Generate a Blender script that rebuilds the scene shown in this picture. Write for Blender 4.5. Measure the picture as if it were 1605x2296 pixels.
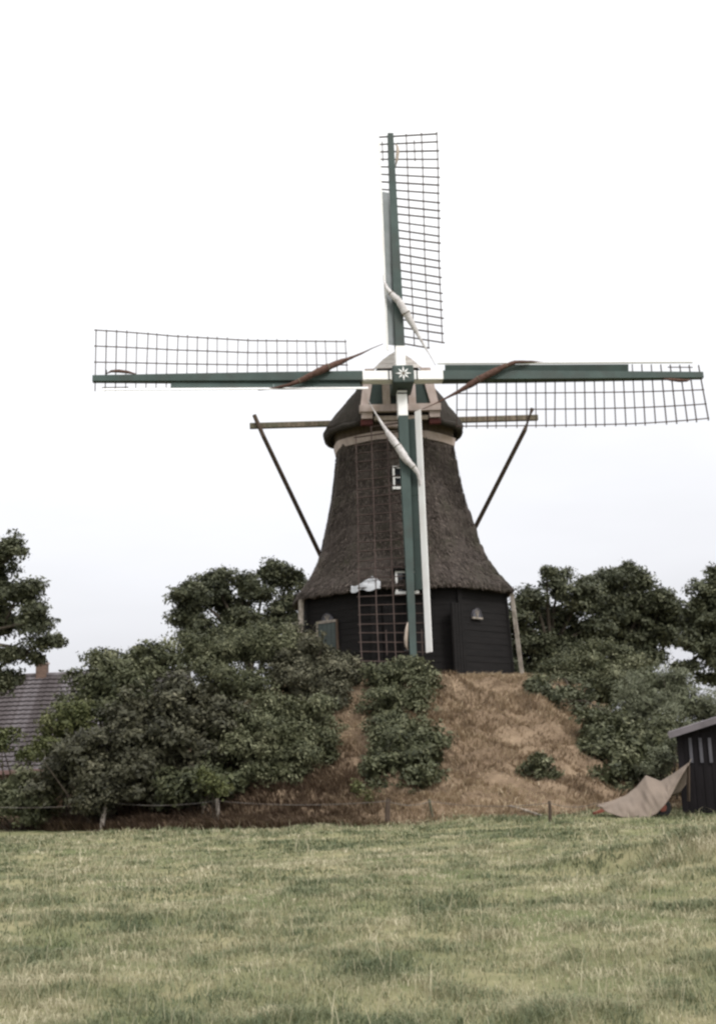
import bpy, math, random
import numpy as np
from mathutils import Vector, Matrix

for o in list(bpy.data.objects):
    bpy.data.objects.remove(o)
S = bpy.context.scene
COL = S.collection
R = math.radians
rng = np.random.default_rng(7)
random.seed(7)

# ------------------------------------------------------------------ camera
FPX, PW, PH = 2900.0, 1605.0, 2296.0
PITCH, ROLL, EYE = R(10.58), R(-2.39), 1.6
def rotx(a):
    c, s = math.cos(a), math.sin(a); return np.array([[1, 0, 0], [0, c, -s], [0, s, c]])
def roty(a):
    c, s = math.cos(a), math.sin(a); return np.array([[c, 0, s], [0, 1, 0], [-s, 0, c]])
def rotz(a):
    c, s = math.cos(a), math.sin(a); return np.array([[c, -s, 0], [s, c, 0], [0, 0, 1]])
CM = roty(ROLL) @ rotx(-PITCH)
right, fwd, up = CM[0], CM[1], CM[2]
cam = bpy.data.cameras.new('camera')
cam.sensor_fit = 'VERTICAL'; cam.sensor_height = 36.0; cam.lens = FPX / PH * 36.0
cam.clip_start = 0.1; cam.clip_end = 3000
camo = bpy.data.objects.new('camera', cam); COL.objects.link(camo)
camo.matrix_world = Matrix(((right[0], up[0], -fwd[0], 0), (right[1], up[1], -fwd[1], 0),
                            (right[2], up[2], -fwd[2], EYE), (0, 0, 0, 1)))
S.camera = camo

# ------------------------------------------------------------------ sky, sun, exposure
SUN_EL, SUN_AZ = R(46), R(142)        # azimuth clockwise from +Y (the view direction): light comes from the right, a little behind
w = bpy.data.worlds.new('World'); S.world = w; w.use_nodes = True
nt = w.node_tree; nt.nodes.clear()
def N(t, k, **kw):
    n = t.nodes.new(k)
    for a, v in kw.items():
        setattr(n, a, v)
    return n
out = N(nt, 'ShaderNodeOutputWorld')
sky = N(nt, 'ShaderNodeTexSky', sky_type='NISHITA', sun_disc=False, sun_elevation=SUN_EL, sun_rotation=SUN_AZ, dust_density=4.0, air_density=1.0)
hs = N(nt, 'ShaderNodeHueSaturation'); hs.inputs['Saturation'].default_value = 0.25
nt.links.new(sky.outputs[0], hs.inputs['Color'])
bg1 = N(nt, 'ShaderNodeBackground'); bg1.inputs['Strength'].default_value = 0.05
nt.links.new(hs.outputs[0], bg1.inputs[0])
# closed cloud layer after the standard overcast sky, horizon a little over a third of the zenith
tc = N(nt, 'ShaderNodeTexCoord'); sx = N(nt, 'ShaderNodeSeparateXYZ'); nt.links.new(tc.outputs['Generated'], sx.inputs[0])
mx = N(nt, 'ShaderNodeMath', operation='MAXIMUM'); mx.inputs[1].default_value = 0.0; nt.links.new(sx.outputs['Z'], mx.inputs[0])
ma = N(nt, 'ShaderNodeMath', operation='MULTIPLY_ADD'); ma.inputs[1].default_value = 0.63; ma.inputs[2].default_value = 0.37
nt.links.new(mx.outputs[0], ma.inputs[0])
cn = N(nt, 'ShaderNodeTexNoise'); cn.inputs['Scale'].default_value = 3.0; cn.inputs['Detail'].default_value = 5
cmap = N(nt, 'ShaderNodeMapping'); cmap.inputs['Scale'].default_value = (1, 1, 3.5); nt.links.new(tc.outputs['Generated'], cmap.inputs[0]); nt.links.new(cmap.outputs[0], cn.inputs['Vector'])
cr = N(nt, 'ShaderNodeMapRange'); cr.inputs['To Min'].default_value = 0.86; cr.inputs['To Max'].default_value = 1.14
nt.links.new(cn.outputs[0], cr.inputs[0])
mm = N(nt, 'ShaderNodeMath', operation='MULTIPLY'); nt.links.new(ma.outputs[0], mm.inputs[0]); nt.links.new(cr.outputs[0], mm.inputs[1])
ccol = N(nt, 'ShaderNodeMix', data_type='RGBA')
ccol.inputs['A'].default_value = (0.925, 0.93, 1.0, 1); ccol.inputs['B'].default_value = (1.0, 0.995, 0.98, 1)
mr2 = N(nt, 'ShaderNodeMapRange'); mr2.inputs['From Max'].default_value = 0.45; nt.links.new(mx.outputs[0], mr2.inputs[0]); nt.links.new(mr2.outputs[0], ccol.inputs['Factor'])
bg2 = N(nt, 'ShaderNodeBackground'); nt.links.new(ccol.outputs['Result'], bg2.inputs[0])
m3 = N(nt, 'ShaderNodeMath', operation='MULTIPLY'); m3.inputs[1].default_value = 1.73; nt.links.new(mm.outputs[0], m3.inputs[0]); nt.links.new(m3.outputs[0], bg2.inputs[1])
ad = N(nt, 'ShaderNodeAddShader'); nt.links.new(bg1.outputs[0], ad.inputs[0]); nt.links.new(bg2.outputs[0], ad.inputs[1]); nt.links.new(ad.outputs[0], out.inputs[0])

sl = bpy.data.lights.new('sun', 'SUN'); sl.energy = 2.1; sl.angle = R(14); sl.color = (1.0, 0.975, 0.94)
so = bpy.data.objects.new('sun', sl); COL.objects.link(so)
sd = Vector((math.sin(SUN_AZ) * math.cos(SUN_EL), math.cos(SUN_AZ) * math.cos(SUN_EL), math.sin(SUN_EL)))
so.rotation_euler = sd.to_track_quat('Z', 'Y').to_euler()
S.view_settings.view_transform = 'Standard'; S.view_settings.look = 'None'
S.view_settings.exposure = 0.0; S.view_settings.gamma = 1.0; S.view_settings.use_curve_mapping = False
S.cycles.max_bounces = 6; S.cycles.transparent_max_bounces = 4
S.cycles.filter_width = 2.5

# ------------------------------------------------------------------ helpers
def at(px, py, Y):
    """world point on the line of sight of picture point (px, py) at distance Y north of the camera"""
    q = np.array([(px - PW / 2) / FPX, 1.0, -(py - PH / 2) / FPX])
    d = CM.T @ q
    return np.array([0, 0, EYE]) + d * (Y / d[1])
def ray(px, py):
    q = np.array([(px - PW / 2) / FPX, 1.0, -(py - PH / 2) / FPX])
    return CM.T @ q
def ppm(Y):            # picture units per metre at distance Y
    return FPX / (Y * 1.01)

def _h(ix, iy, seed):
    n = (ix.astype(np.int64) * 374761393 + iy.astype(np.int64) * 668265263 + seed * 1442695041) & 0xFFFFFFFF
    n = ((n ^ (n >> 13)) * 1274126177) & 0xFFFFFFFF
    n = n ^ (n >> 16)
    return (n & 0xFFFF) / 65535.0
def vnoise(x, y, seed=0):
    x = np.asarray(x, float); y = np.asarray(y, float)
    ix = np.floor(x); iy = np.floor(y); fx = x - ix; fy = y - iy
    fx = fx * fx * (3 - 2 * fx); fy = fy * fy * (3 - 2 * fy)
    a = _h(ix, iy, seed); b = _h(ix + 1, iy, seed); c = _h(ix, iy + 1, seed); d = _h(ix + 1, iy + 1, seed)
    return (a * (1 - fx) + b * fx) * (1 - fy) + (c * (1 - fx) + d * fx) * fy
def fbm(x, y, seed=0, oct=4):
    s = 0; a = 0.5; t = 0
    for i in range(oct):
        s = s + a * vnoise(x * 2 ** i, y * 2 ** i, seed + i * 17); t += a; a *= 0.55
    return s / t

def mesh_obj(name, V, F, mat, parent=None, smooth=False, var=None, varname='var', mats=None, fmat=None):
    me = bpy.data.meshes.new(name)
    V = np.asarray(V, dtype=np.float32)
    if isinstance(F, np.ndarray):
        nv, nf, k = len(V), len(F), F.shape[1]
        me.vertices.add(nv); me.vertices.foreach_set('co', V.ravel())
        me.loops.add(nf * k); me.loops.foreach_set('vertex_index', F.ravel().astype(np.int32))
        me.polygons.add(nf); me.polygons.foreach_set('loop_start', np.arange(0, nf * k, k, dtype=np.int32))
        me.polygons.foreach_set('loop_total', np.full(nf, k, dtype=np.int32))
        me.update(calc_edges=True)
    else:
        me.from_pydata([tuple(map(float, v)) for v in V], [], [tuple(f) for f in F]); me.update()
    if var is not None:
        at_ = me.attributes.new(varname, 'FLOAT', 'POINT'); at_.data.foreach_set('value', np.asarray(var, dtype=np.float32))
    if mats:
        for m in mats: me.materials.append(m)
        if fmat is not None: me.polygons.foreach_set('material_index', np.asarray(fmat, dtype=np.int32))
    else:
        me.materials.append(mat)
    if smooth:
        me.polygons.foreach_set('use_smooth', np.ones(len(me.polygons), dtype=bool))
    o = bpy.data.objects.new(name, me); COL.objects.link(o)
    if parent is not None: o.parent = parent
    return o
def tag(o, label, cat, group=None):
    o['label'] = label; o['category'] = cat
    if group: o['group'] = group
    return o
def thing(name, label, cat, loc, group=None):
    o = bpy.data.objects.new(name, None); COL.objects.link(o); o.location = Vector(loc); o.empty_display_size = 0.3
    return tag(o, label, cat, group)

class MB:
    """collects boxes, beams and tubes; coordinates are made relative to org"""
    def __init__(s, org=(0, 0, 0)): s.V = []; s.F = []; s.o = np.array(org, float)
    def add(s, V, F):
        b = len(s.V); s.V += [np.asarray(v, float) - s.o for v in V]; s.F += [tuple(i + b for i in f) for f in F]; return s
    def box8(s, P):
        return s.add(P, [(0, 3, 2, 1), (4, 5, 6, 7), (0, 1, 5, 4), (1, 2, 6, 5), (2, 3, 7, 6), (3, 0, 4, 7)])
    def obox(s, c, ax, ay, az):       # centre and three half-axis vectors
        c, ax, ay, az = (np.asarray(v, float) for v in (c, ax, ay, az))
        return s.box8([c - ax - ay - az, c + ax - ay - az, c + ax + ay - az, c - ax + ay - az,
                       c - ax - ay + az, c + ax - ay + az, c + ax + ay + az, c - ax + ay + az])
    def beam(s, p0, p1, w, h, upv=(0, 0, 1), w1=None, h1=None):
        p0 = np.asarray(p0, float); p1 = np.asarray(p1, float); d = p1 - p0; d = d / np.linalg.norm(d)
        u = np.asarray(upv, float); sd = np.cross(d, u); sd /= np.linalg.norm(sd); u = np.cross(sd, d)
        w1 = w if w1 is None else w1; h1 = h if h1 is None else h1
        q = lambda p, a, b: [p - sd * a / 2 - u * b / 2, p + sd * a / 2 - u * b / 2, p + sd * a / 2 + u * b / 2, p - sd * a / 2 + u * b / 2]
        return s.box8(q(p0, w, h) + q(p1, w1, h1))
    def tube(s, pts, rad, n=8):
        pts = [np.asarray(p, float) for p in pts]
        rad = rad if hasattr(rad, '__len__') else [rad] * len(pts)
        V = []; F = []
        for i, p in enumerate(pts):
            d = pts[min(i + 1, len(pts) - 1)] - pts[max(i - 1, 0)]; d /= (np.linalg.norm(d) + 1e-9)
            a = np.array([0, 0, 1.0]) if abs(d[2]) < 0.9 else np.array([1.0, 0, 0])
            x = np.cross(d, a); x /= np.linalg.norm(x); y = np.cross(d, x)
            for k in range(n):
                t = 2 * math.pi * k / n; V.append(p + rad[i] * (math.cos(t) * x + math.sin(t) * y))
        for i in range(len(pts) - 1):
            for k in range(n):
                k2 = (k + 1) % n; F.append((i * n + k, i * n + k2, (i + 1) * n + k2, (i + 1) * n + k))
        F.append(tuple(range(n - 1, -1, -1))); F.append(tuple((len(pts) - 1) * n + k for k in range(n)))
        return s.add(V, F)
    def build(s, name, mat, parent=None, smooth=False, bevel=0):
        o = mesh_obj(name, s.V, s.F, mat, parent, smooth)
        if bevel:
            m = o.modifiers.new('bevel', 'BEVEL'); m.width = bevel; m.segments = 2
        return o

# ------------------------------------------------------------------ materials
def mat(name, c1, c2=None, rough=0.8, scale=(3, 3, 3), detail=6, contrast=(0.35, 0.65), bump=0.0, bscale=None, spec=0.2, bdist=0.02, dirt=None, dscale=1.2):
    m = bpy.data.materials.new(name); m.use_nodes = True; t = m.node_tree; b = t.nodes['Principled BSDF']
    b.inputs['Roughness'].default_value = rough; b.inputs['Specular IOR Level'].default_value = spec
    c2 = c2 or tuple(v * 0.7 for v in c1)
    tcn = N(t, 'ShaderNodeTexCoord'); mp = N(t, 'ShaderNodeMapping'); mp.inputs['Scale'].default_value = scale
    t.links.new(tcn.outputs['Object'], mp.inputs[0])
    n = N(t, 'ShaderNodeTexNoise'); n.inputs['Scale'].default_value = 1; n.inputs['Detail'].default_value = detail; n.inputs['Roughness'].default_value = 0.62
    t.links.new(mp.outputs[0], n.inputs['Vector'])
    r = N(t, 'ShaderNodeValToRGB'); e = r.color_ramp.elements
    e[0].position, e[1].position = contrast; e[0].color = (*c2, 1); e[1].color = (*c1, 1)
    t.links.new(n.outputs[0], r.inputs[0]); col = r.outputs[0]
    if dirt:
        n2 = N(t, 'ShaderNodeTexNoise'); n2.inputs['Scale'].default_value = dscale; n2.inputs['Detail'].default_value = 4
        t.links.new(tcn.outputs['Object'], n2.inputs['Vector'])
        rr = N(t, 'ShaderNodeMapRange'); rr.inputs['From Min'].default_value = 0.45; rr.inputs['From Max'].default_value = 0.68
        t.links.new(n2.outputs[0], rr.inputs[0])
        mi = N(t, 'ShaderNodeMix', data_type='RGBA'); mi.inputs['B'].default_value = (*dirt, 1)
        t.links.new(rr.outputs[0], mi.inputs['Factor']); t.links.new(col, mi.inputs['A']); col = mi.outputs['Result']
    t.links.new(col, b.inputs['Base Color'])
    if bump:
        n3 = n
        if bscale:
            mp2 = N(t, 'ShaderNodeMapping'); mp2.inputs['Scale'].default_value = bscale; t.links.new(tcn.outputs['Object'], mp2.inputs[0])
            n3 = N(t, 'ShaderNodeTexNoise'); n3.inputs['Scale'].default_value = 1; n3.inputs['Detail'].default_value = 6; n3.inputs['Roughness'].default_value = 0.7
            t.links.new(mp2.outputs[0], n3.inputs['Vector'])
        bp = N(t, 'ShaderNodeBump'); bp.inputs['Strength'].default_value = bump; bp.inputs['Distance'].default_value = bdist
        t.links.new(n3.outputs[0], bp.inputs['Height']); t.links.new(bp.outputs[0], b.inputs['Normal'])
    return m
def leafmat(name, stops, trans=0.12, rough=0.6, patch=None, pscale=0.5):
    """colour by a per-leaf value, optionally shifted by a patch pattern"""
    m = bpy.data.materials.new(name); m.use_nodes = True; t = m.node_tree; b = t.nodes['Principled BSDF']
    b.inputs['Roughness'].default_value = rough; b.inputs['Specular IOR Level'].default_value = 0.25
    a = N(t, 'ShaderNodeAttribute', attribute_name='var'); fac = a.outputs['Fac']
    r = N(t, 'ShaderNodeValToRGB'); e = r.color_ramp.elements
    while len(e) < len(stops): e.new(0.5)
    for el, (p, c) in zip(e, stops): el.position = p; el.color = (*c, 1)
    t.links.new(fac, r.inputs[0]); t.links.new(r.outputs[0], b.inputs['Base Color'])
    tr = N(t, 'ShaderNodeBsdfTranslucent'); t.links.new(r.outputs[0], tr.inputs[0])
    ms = N(t, 'ShaderNodeMixShader'); ms.inputs[0].default_value = trans
    t.links.new(b.outputs[0], ms.inputs[1]); t.links.new(tr.outputs[0], ms.inputs[2]); t.links.new(ms.outputs[0], t.nodes['Material Output'].inputs[0])
    return m

M = {}
M['green'] = mat('green_paint', (0.062, 0.088, 0.081), (0.046, 0.066, 0.061), 0.6, (1.5, 1.5, 1.5), dirt=(0.05, 0.06, 0.055))
M['dark_green'] = mat('dark_green_paint', (0.034, 0.05, 0.045), (0.026, 0.038, 0.034), 0.55, (2, 2, 2))
M['white'] = mat('white_paint', (0.84, 0.84, 0.83), (0.79, 0.785, 0.775), 0.5, (1.2, 1.2, 1.2), dirt=(0.74, 0.72, 0.7))
M['grey_board'] = mat('weathered_grey_paint', (0.46, 0.47, 0.49), (0.36, 0.37, 0.39), 0.5, (2, 2, 2))
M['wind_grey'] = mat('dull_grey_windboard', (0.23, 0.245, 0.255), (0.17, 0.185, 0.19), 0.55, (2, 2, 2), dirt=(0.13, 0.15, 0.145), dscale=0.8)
M['lath'] = mat('brown_lath_wood', (0.072, 0.052, 0.046), (0.045, 0.031, 0.027), 0.8, (4, 4, 4))
M['thatch'] = mat('old_thatch', (0.1, 0.083, 0.075), (0.048, 0.039, 0.035), 0.95, (9, 9, 3.5), 8, (0.3, 0.7), 0.9, (30, 30, 7), 0.1, 0.05, dirt=(0.05, 0.046, 0.034), dscale=0.9)
M['cap_thatch'] = mat('dark_cap_thatch', (0.07, 0.06, 0.054), (0.034, 0.03, 0.027), 0.95, (9, 9, 3.5), 8, (0.3, 0.7), 0.9, (30, 30, 7), 0.1, 0.05, dirt=(0.042, 0.038, 0.032), dscale=1.0)
M['pale'] = mat('pale_pink_boards', (0.48, 0.4, 0.375), (0.36, 0.295, 0.27), 0.75, (4, 4, 1.2), dirt=(0.34, 0.27, 0.23), dscale=2.2)
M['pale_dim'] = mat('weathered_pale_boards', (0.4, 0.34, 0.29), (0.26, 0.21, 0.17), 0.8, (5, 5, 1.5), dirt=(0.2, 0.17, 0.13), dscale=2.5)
M['crown'] = mat('white_crown_boards', (0.74, 0.7, 0.67), (0.62, 0.56, 0.52), 0.7, (4, 4, 2))
M['redbrown'] = mat('oxblood_paint', (0.09, 0.022, 0.018), (0.055, 0.016, 0.014), 0.6)
M['tar'] = mat('tarred_boards', (0.012, 0.0105, 0.0105), (0.0075, 0.0067, 0.0067), 0.9, (1.4, 1.4, 9), bump=0.3, bdist=0.01)
M['oldwood'] = mat('grey_brown_timber', (0.2, 0.165, 0.125), (0.1, 0.08, 0.058), 0.85, (8, 8, 2), dirt=(0.09, 0.09, 0.06), dscale=3)
M['darkwood'] = mat('dark_brown_timber', (0.095, 0.07, 0.053), (0.055, 0.04, 0.03), 0.85, (8, 8, 2))
M['post'] = mat('bleached_post', (0.36, 0.32, 0.28), (0.22, 0.19, 0.165), 0.85, (10, 10, 2), dirt=(0.16, 0.14, 0.11), dscale=4)
M['iron'] = mat('black_iron', (0.03, 0.032, 0.034), (0.02, 0.02, 0.022), 0.5)
M['cloth_brown'] = mat('brown_canvas', (0.115, 0.066, 0.052), (0.065, 0.036, 0.028), 0.9, (9, 9, 9), bump=0.5, bdist=0.03)
M['cloth_skylit'] = mat('skylit_canvas', (0.62, 0.6, 0.6), (0.4, 0.37, 0.36), 0.9, (6, 6, 6), bump=0.5, bdist=0.03)  # canvas of the upright sails' rolls, with sky light put into its colour
M['pane'] = mat('dark_window_glass', (0.02, 0.022, 0.025), (0.014, 0.015, 0.017), 0.08, spec=0.6)
M['door'] = mat('faded_green_door', (0.06, 0.074, 0.07), (0.042, 0.052, 0.05), 0.6, (2, 2, 5))
M['soil'] = mat('mound_soil', (0.34, 0.255, 0.175), (0.125, 0.088, 0.058), 0.95, (1.1, 1.1, 2.6), 10, (0.33, 0.68), 0.8, (7, 7, 14), 0.05, 0.12, dirt=(0.22, 0.16, 0.11), dscale=0.9)
M['turf'] = mat('pasture_turf', (0.3, 0.27, 0.16), (0.14, 0.15, 0.075), 0.95, (0.9, 1.5, 1), 10, (0.35, 0.66), 0.7, (9, 9, 9), 0.05, 0.08, dirt=(0.12, 0.14, 0.066), dscale=0.45)
M['tile'] = mat('grey_pantile', (0.1, 0.085, 0.088), (0.055, 0.046, 0.047), 0.75, (1.8, 1.8, 2.5), dirt=(0.15, 0.138, 0.148), dscale=1.6)
M['brick'] = mat('old_brick', (0.17, 0.115, 0.092), (0.095, 0.064, 0.052), 0.9, (6, 6, 9))
M['pinkfascia'] = mat('faded_red_gutter_board', (0.22, 0.14, 0.13), (0.15, 0.095, 0.09), 0.75, (2, 2, 2))
M['shed'] = mat('black_shed_boards', (0.013, 0.0105, 0.0125), (0.008, 0.0065, 0.0075), 0.85, (9, 9, 1.2), bump=0.3, bdist=0.01)
M['shedroof'] = mat('pale_corrugated_sheet', (0.17, 0.15, 0.163), (0.12, 0.108, 0.115), 0.85, (3, 3, 3))
M['slat'] = mat('grey_slat', (0.11, 0.106, 0.12), (0.07, 0.068, 0.078), 0.75)
M['tarp'] = mat('tan_tarpaulin', (0.2, 0.16, 0.13), (0.15, 0.12, 0.098), 0.75, (1.6, 1.6, 1.6), bump=0.25, bdist=0.03)
M['rust'] = mat('rusty_red_paint', (0.24, 0.075, 0.05), (0.11, 0.045, 0.033), 0.75, (6, 6, 6))
M['rubber'] = mat('black_rubber', (0.02, 0.02, 0.02), None, 0.8)
M['wire'] = mat('fence_wire', (0.19, 0.18, 0.17), (0.12, 0.1, 0.085), 0.6)
M['bark'] = mat('tree_bark', (0.085, 0.07, 0.055), (0.045, 0.036, 0.028), 0.95, (10, 10, 2), bump=0.6, bdist=0.03)
M['leaf'] = leafmat('shrub_leaf', [(0, (0.026, 0.03, 0.015)), (0.5, (0.072, 0.078, 0.04)), (0.8, (0.135, 0.138, 0.078)), (1, (0.22, 0.22, 0.135))])
M['leaf_grey'] = leafmat('grey_green_leaf', [(0, (0.06, 0.066, 0.04)), (0.5, (0.125, 0.135, 0.084)), (1, (0.21, 0.215, 0.145))])
M['leaf_dark'] = leafmat('dark_tree_leaf', [(0, (0.028, 0.032, 0.019)), (0.5, (0.062, 0.068, 0.038)), (1, (0.135, 0.138, 0.082))])
M['leaf_brown'] = leafmat('dusky_leaf', [(0, (0.024, 0.024, 0.015)), (0.5, (0.056, 0.055, 0.033)), (0.8, (0.1, 0.096, 0.06)), (1, (0.16, 0.15, 0.1))])
M['leaf_yellow'] = leafmat('yellow_green_leaf', [(0, (0.045, 0.055, 0.022)), (0.5, (0.092, 0.1, 0.038)), (1, (0.16, 0.16, 0.075))])
M['grass'] = leafmat('pasture_grass', [(0, (0.086, 0.106, 0.056)), (0.3, (0.165, 0.184, 0.102)), (0.55, (0.255, 0.252, 0.15)), (0.8, (0.375, 0.342, 0.226)), (1, (0.5, 0.455, 0.325))], 0.3)
M['hay'] = leafmat('dead_grass', [(0, (0.1, 0.068, 0.046)), (0.4, (0.27, 0.2, 0.132)), (0.75, (0.45, 0.352, 0.24)), (1, (0.6, 0.5, 0.36))], 0.25)

# ------------------------------------------------------------------ terrain
MX, MY, MZ = 1.37, 44.4, 3.75           # windmill axis and the level it stands on
def field_z(x, y):
    near = np.clip((60 - np.abs(y - 20)) / 40, 0, 1)
    z = 0.16 * (fbm(x * 0.22, y * 0.3, 3, 3) - 0.5) + 0.16 * (fbm(x * 0.9, y * 1.1, 11, 3) - 0.5)
    # hump with a hollow in front of it, to the right
    hx, hy = 4.3, 17.6
    z = z + 0.3 * np.exp(-(((x - hx) / 0.95) ** 2 + ((y - hy) / 1.5) ** 2)) - 0.3 * np.exp(-(((x - 2.95) / 0.7) ** 2 + ((y - 17.3) / 0.6) ** 2))
    z = z + 0.14 * np.exp(-(((x - 3.2) / 0.7) ** 2 + ((y - 18.3) / 0.5) ** 2))
    return z * near
def mound_z(x, y):
    dx, dy = x - MX, y - MY
    r = np.hypot(dx, dy); th = np.arctan2(dy, dx)
    front = np.clip(-np.sin(th), 0, 1); rt_side = np.clip(np.cos(th), 0, 1); lf = np.clip(-np.cos(th), 0, 1)
    rt = 4.75 + 0.25 * front
    rf = 11.4 + 3.0 * front ** 2 - 2.4 * rt_side ** 2 + 1.0 * lf + 0.8 * (vnoise(th * 2.2, th * 0 + 3, 5) - 0.5)
    t = np.clip((r - rt) / (rf - rt), 0, 1.25)
    prof = np.where(t < 1, 1 - t, -(t - 1) * 0.5)
    soft = 0.5 * (1 + np.cos(np.pi * np.clip(t, 0, 1)))
    p = 0.62 * prof + 0.38 * np.where(t < 1, soft, prof)
    slope = np.clip(np.minimum(r - rt, rf - r + 0.6) / 1.2, 0, 1)
    ter = fbm(x * 0.8, (y + dx * 0.12) * 1.6, 21, 4) - 0.5
    fine = fbm(x * 3.1, y * 4.6, 31, 3) - 0.5
    led = np.sin(2 * np.pi * (r * 0.75 + 2.4 * fbm(x * 0.5, y * 0.5, 51, 3))) * np.clip(3 * (fbm(x * 0.6, y * 0.6, 53, 2) - 0.38), 0, 1)
    return MZ * p + slope * 0.22 * led + slope * (0.8 * ter + 0.36 * fine) - 0.02
def ground(x, y):
    return np.maximum(field_z(np.asarray(x, float), np.asarray(y, float)), mound_z(np.asarray(x, float), np.asarray(y, float)))
def gz(x, y): return float(ground(np.array([x]), np.array([y]))[0])

def gridfaces(nx, ny):
    i = np.arange(nx - 1)[None, :] + np.arange(ny - 1)[:, None] * nx
    i = i.ravel(); return np.stack([i, i + 1, i + 1 + nx, i + nx], 1)
xs = np.concatenate([[-900, -400, -200, -110, -70, -45, -32, -24], np.arange(-19, 19.01, 0.13), [24, 32, 45, 70, 110, 200, 400, 900]])
ys = np.concatenate([[-200, -60, -20, -6, 0, 3], np.arange(5, 33.01, 0.13), [36, 40, 46, 54, 64, 80, 110, 160, 260, 500, 1200]])
gx, gy = np.meshgrid(xs, ys)
pz = field_z(gx, gy)
pas = mesh_obj('pasture', np.stack([gx.ravel(), gy.ravel(), pz.ravel()], 1), gridfaces(len(xs), len(ys)), M['turf'], smooth=True)
pas['kind'] = 'structure'
nth, nr = 340, 120
th = np.linspace(0, 2 * np.pi, nth); rr = np.concatenate([[0.02], np.linspace(2.5, 15.6, nr - 1)])
TH, RR = np.meshgrid(th, rr)
mxx, myy = MX + RR * np.cos(TH), MY + RR * np.sin(TH)
mzz = mound_z(mxx, myy)
mo = mesh_obj('mound', np.stack([mxx.ravel(), myy.ravel(), mzz.ravel()], 1), gridfaces(nth, nr), M['soil'], smooth=True)
mo['kind'] = 'structure'

# ------------------------------------------------------------------ windmill
ORG = np.array([MX, MY, MZ])
mill = thing('windmill', 'thatched octagonal windmill with green and white lattice sails on top of the mound', 'windmill', ORG)
OCT0 = R(28.6)                         # first corner, measured from -Y towards +X
def pol(a, r, z): return np.array([MX + r * math.sin(a), MY - r * math.cos(a), z])
def octf(a):                           # radius factor of a regular octagon (corner = 1)
    k = (a - OCT0) % (math.pi / 4) - math.pi / 8
    return math.cos(math.pi / 8) / math.cos(k)
# --- base wall with weatherboards
WB, WT, ZB, ZT = 3.695, 3.58, 3.4, 6.9
def wc(z): return WB + (WT - WB) * (z - ZB) / (ZT - ZB)
core = MB(ORG)
P = [pol(OCT0 + k * math.pi / 4, wc(ZB) - 0.06, ZB) for k in range(8)] + [pol(OCT0 + k * math.pi / 4, wc(ZT) - 0.06, ZT) for k in range(8)]
core.add(P, [(k, (k + 1) % 8, 8 + (k + 1) % 8, 8 + k) for k in range(8)] + [tuple(range(8, 16))])
wall = core.build('base_wall', M['tar'], mill)
bh = 0.205
for k in (-3, -2, -1, 0, 1):             # the faces that can be seen
    a0, a1 = OCT0 + k * math.pi / 4, OCT0 + (k + 1) * math.pi / 4
    for i in range(17):
        z0 = 3.52 + i * bh; z1 = z0 + bh + 0.012
        if z1 > 6.82: break
        c0, c1 = wc(z0) + 0.006, wc(z1) - 0.006
        jit = random.uniform(-0.004, 0.004)
        q = lambda a, c, z: pol(a, c + jit, z)
        b = MB(ORG)
        g = 0.012
        b.box8([q(a0 + g, c0 - 0.035, z0), q(a1 - g, c0 - 0.035, z0), q(a1 - g, c0, z0), q(a0 + g, c0, z0),
                q(a0 + g, c1 - 0.035, z1), q(a1 - g, c1 - 0.035, z1), q(a1 - g, c1, z1), q(a0 + g, c1, z1)])
        b.build('weatherboard', M['tar'], wall)
for k in range(-3, 3):
    a = OCT0 + k * math.pi / 4
    MB(ORG).beam(pol(a, wc(ZB) + 0.01, ZB), pol(a, wc(6.8) + 0.01, 6.8), 0.13, 0.13, upv=(math.sin(a), -math.cos(a), 0)).build('corner_board', M['tar'], wall)

# --- thatched body
prof = [(6.70, 3.50), (6.62, 3.72), (6.60, 3.83), (6.70, 3.90), (6.84, 3.845), (7.05, 3.64), (7.35, 3.40), (7.69, 3.17), (8.12, 2.945), (8.53, 2.80), (8.94, 2.69),
        (9.67, 2.50), (10.30, 2.352), (11.0, 2.235), (11.48, 2.168), (11.95, 2.115), (12.05, 2.11)]
KS = 1.0135                             # the body was measured a little nearer than it stands
pz_, pr_ = [EYE + (p[0] - EYE) * KS for p in prof], [p[1] * KS for p in prof]
s_ = np.concatenate([[0], np.cumsum(np.hypot(np.diff(pz_), np.diff(pr_)))])
ns, na = 130, 300
ss = np.linspace(0, s_[-1], ns); ZZ = np.interp(ss, s_, pz_); RC = np.interp(ss, s_, pr_)
AA = np.linspace(0, 2 * np.pi, na, endpoint=False)
SS, AG = np.meshgrid(ss, AA, indexing='ij'); ZG = np.repeat(ZZ[:, None], na, 1); RG = np.repeat(RC[:, None], na, 1)
kg = (AG - OCT0) % (math.pi / 4) - math.pi / 8
fg_ = 0.8 * math.cos(math.pi / 8) / np.cos(kg) + 0.2 * 0.965
rip = np.minimum(AG, 2 * np.pi - AG)
nse = (fbm(rip * 9.0, SS * 1.3 + (AG > np.pi) * 50, 41, 3) - 0.5) * 0.11 + (vnoise(rip * 40.0, SS * 6 + (AG > np.pi) * 50, 43) - 0.5) * 0.04
nse = nse + 0.045 * ((SS * 1.55 + 0.5 * fbm(rip * 3, SS * 0.5, 45, 2)) % 1.0 - 0.5)
fr_ = np.clip(1 - np.arange(ns) / 22, 0, 1)[:, None]
ZG = ZG + ((vnoise(AG * 16, AG * 0 + 2, 47) - 0.5) * 0.1 + (vnoise(AG * 55, AG * 0 + 5, 48) - 0.5) * 0.06) * fr_
RG = RG * fg_ + nse
V = np.stack([MX + RG * np.sin(AG), MY - RG * np.cos(AG), ZG], 2).reshape(-1, 3) - ORG
F = [(i * na + k, i * na + (k + 1) % na, (i + 1) * na + (k + 1) % na, (i + 1) * na + k) for i in range(ns - 1) for k in range(na)]
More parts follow.
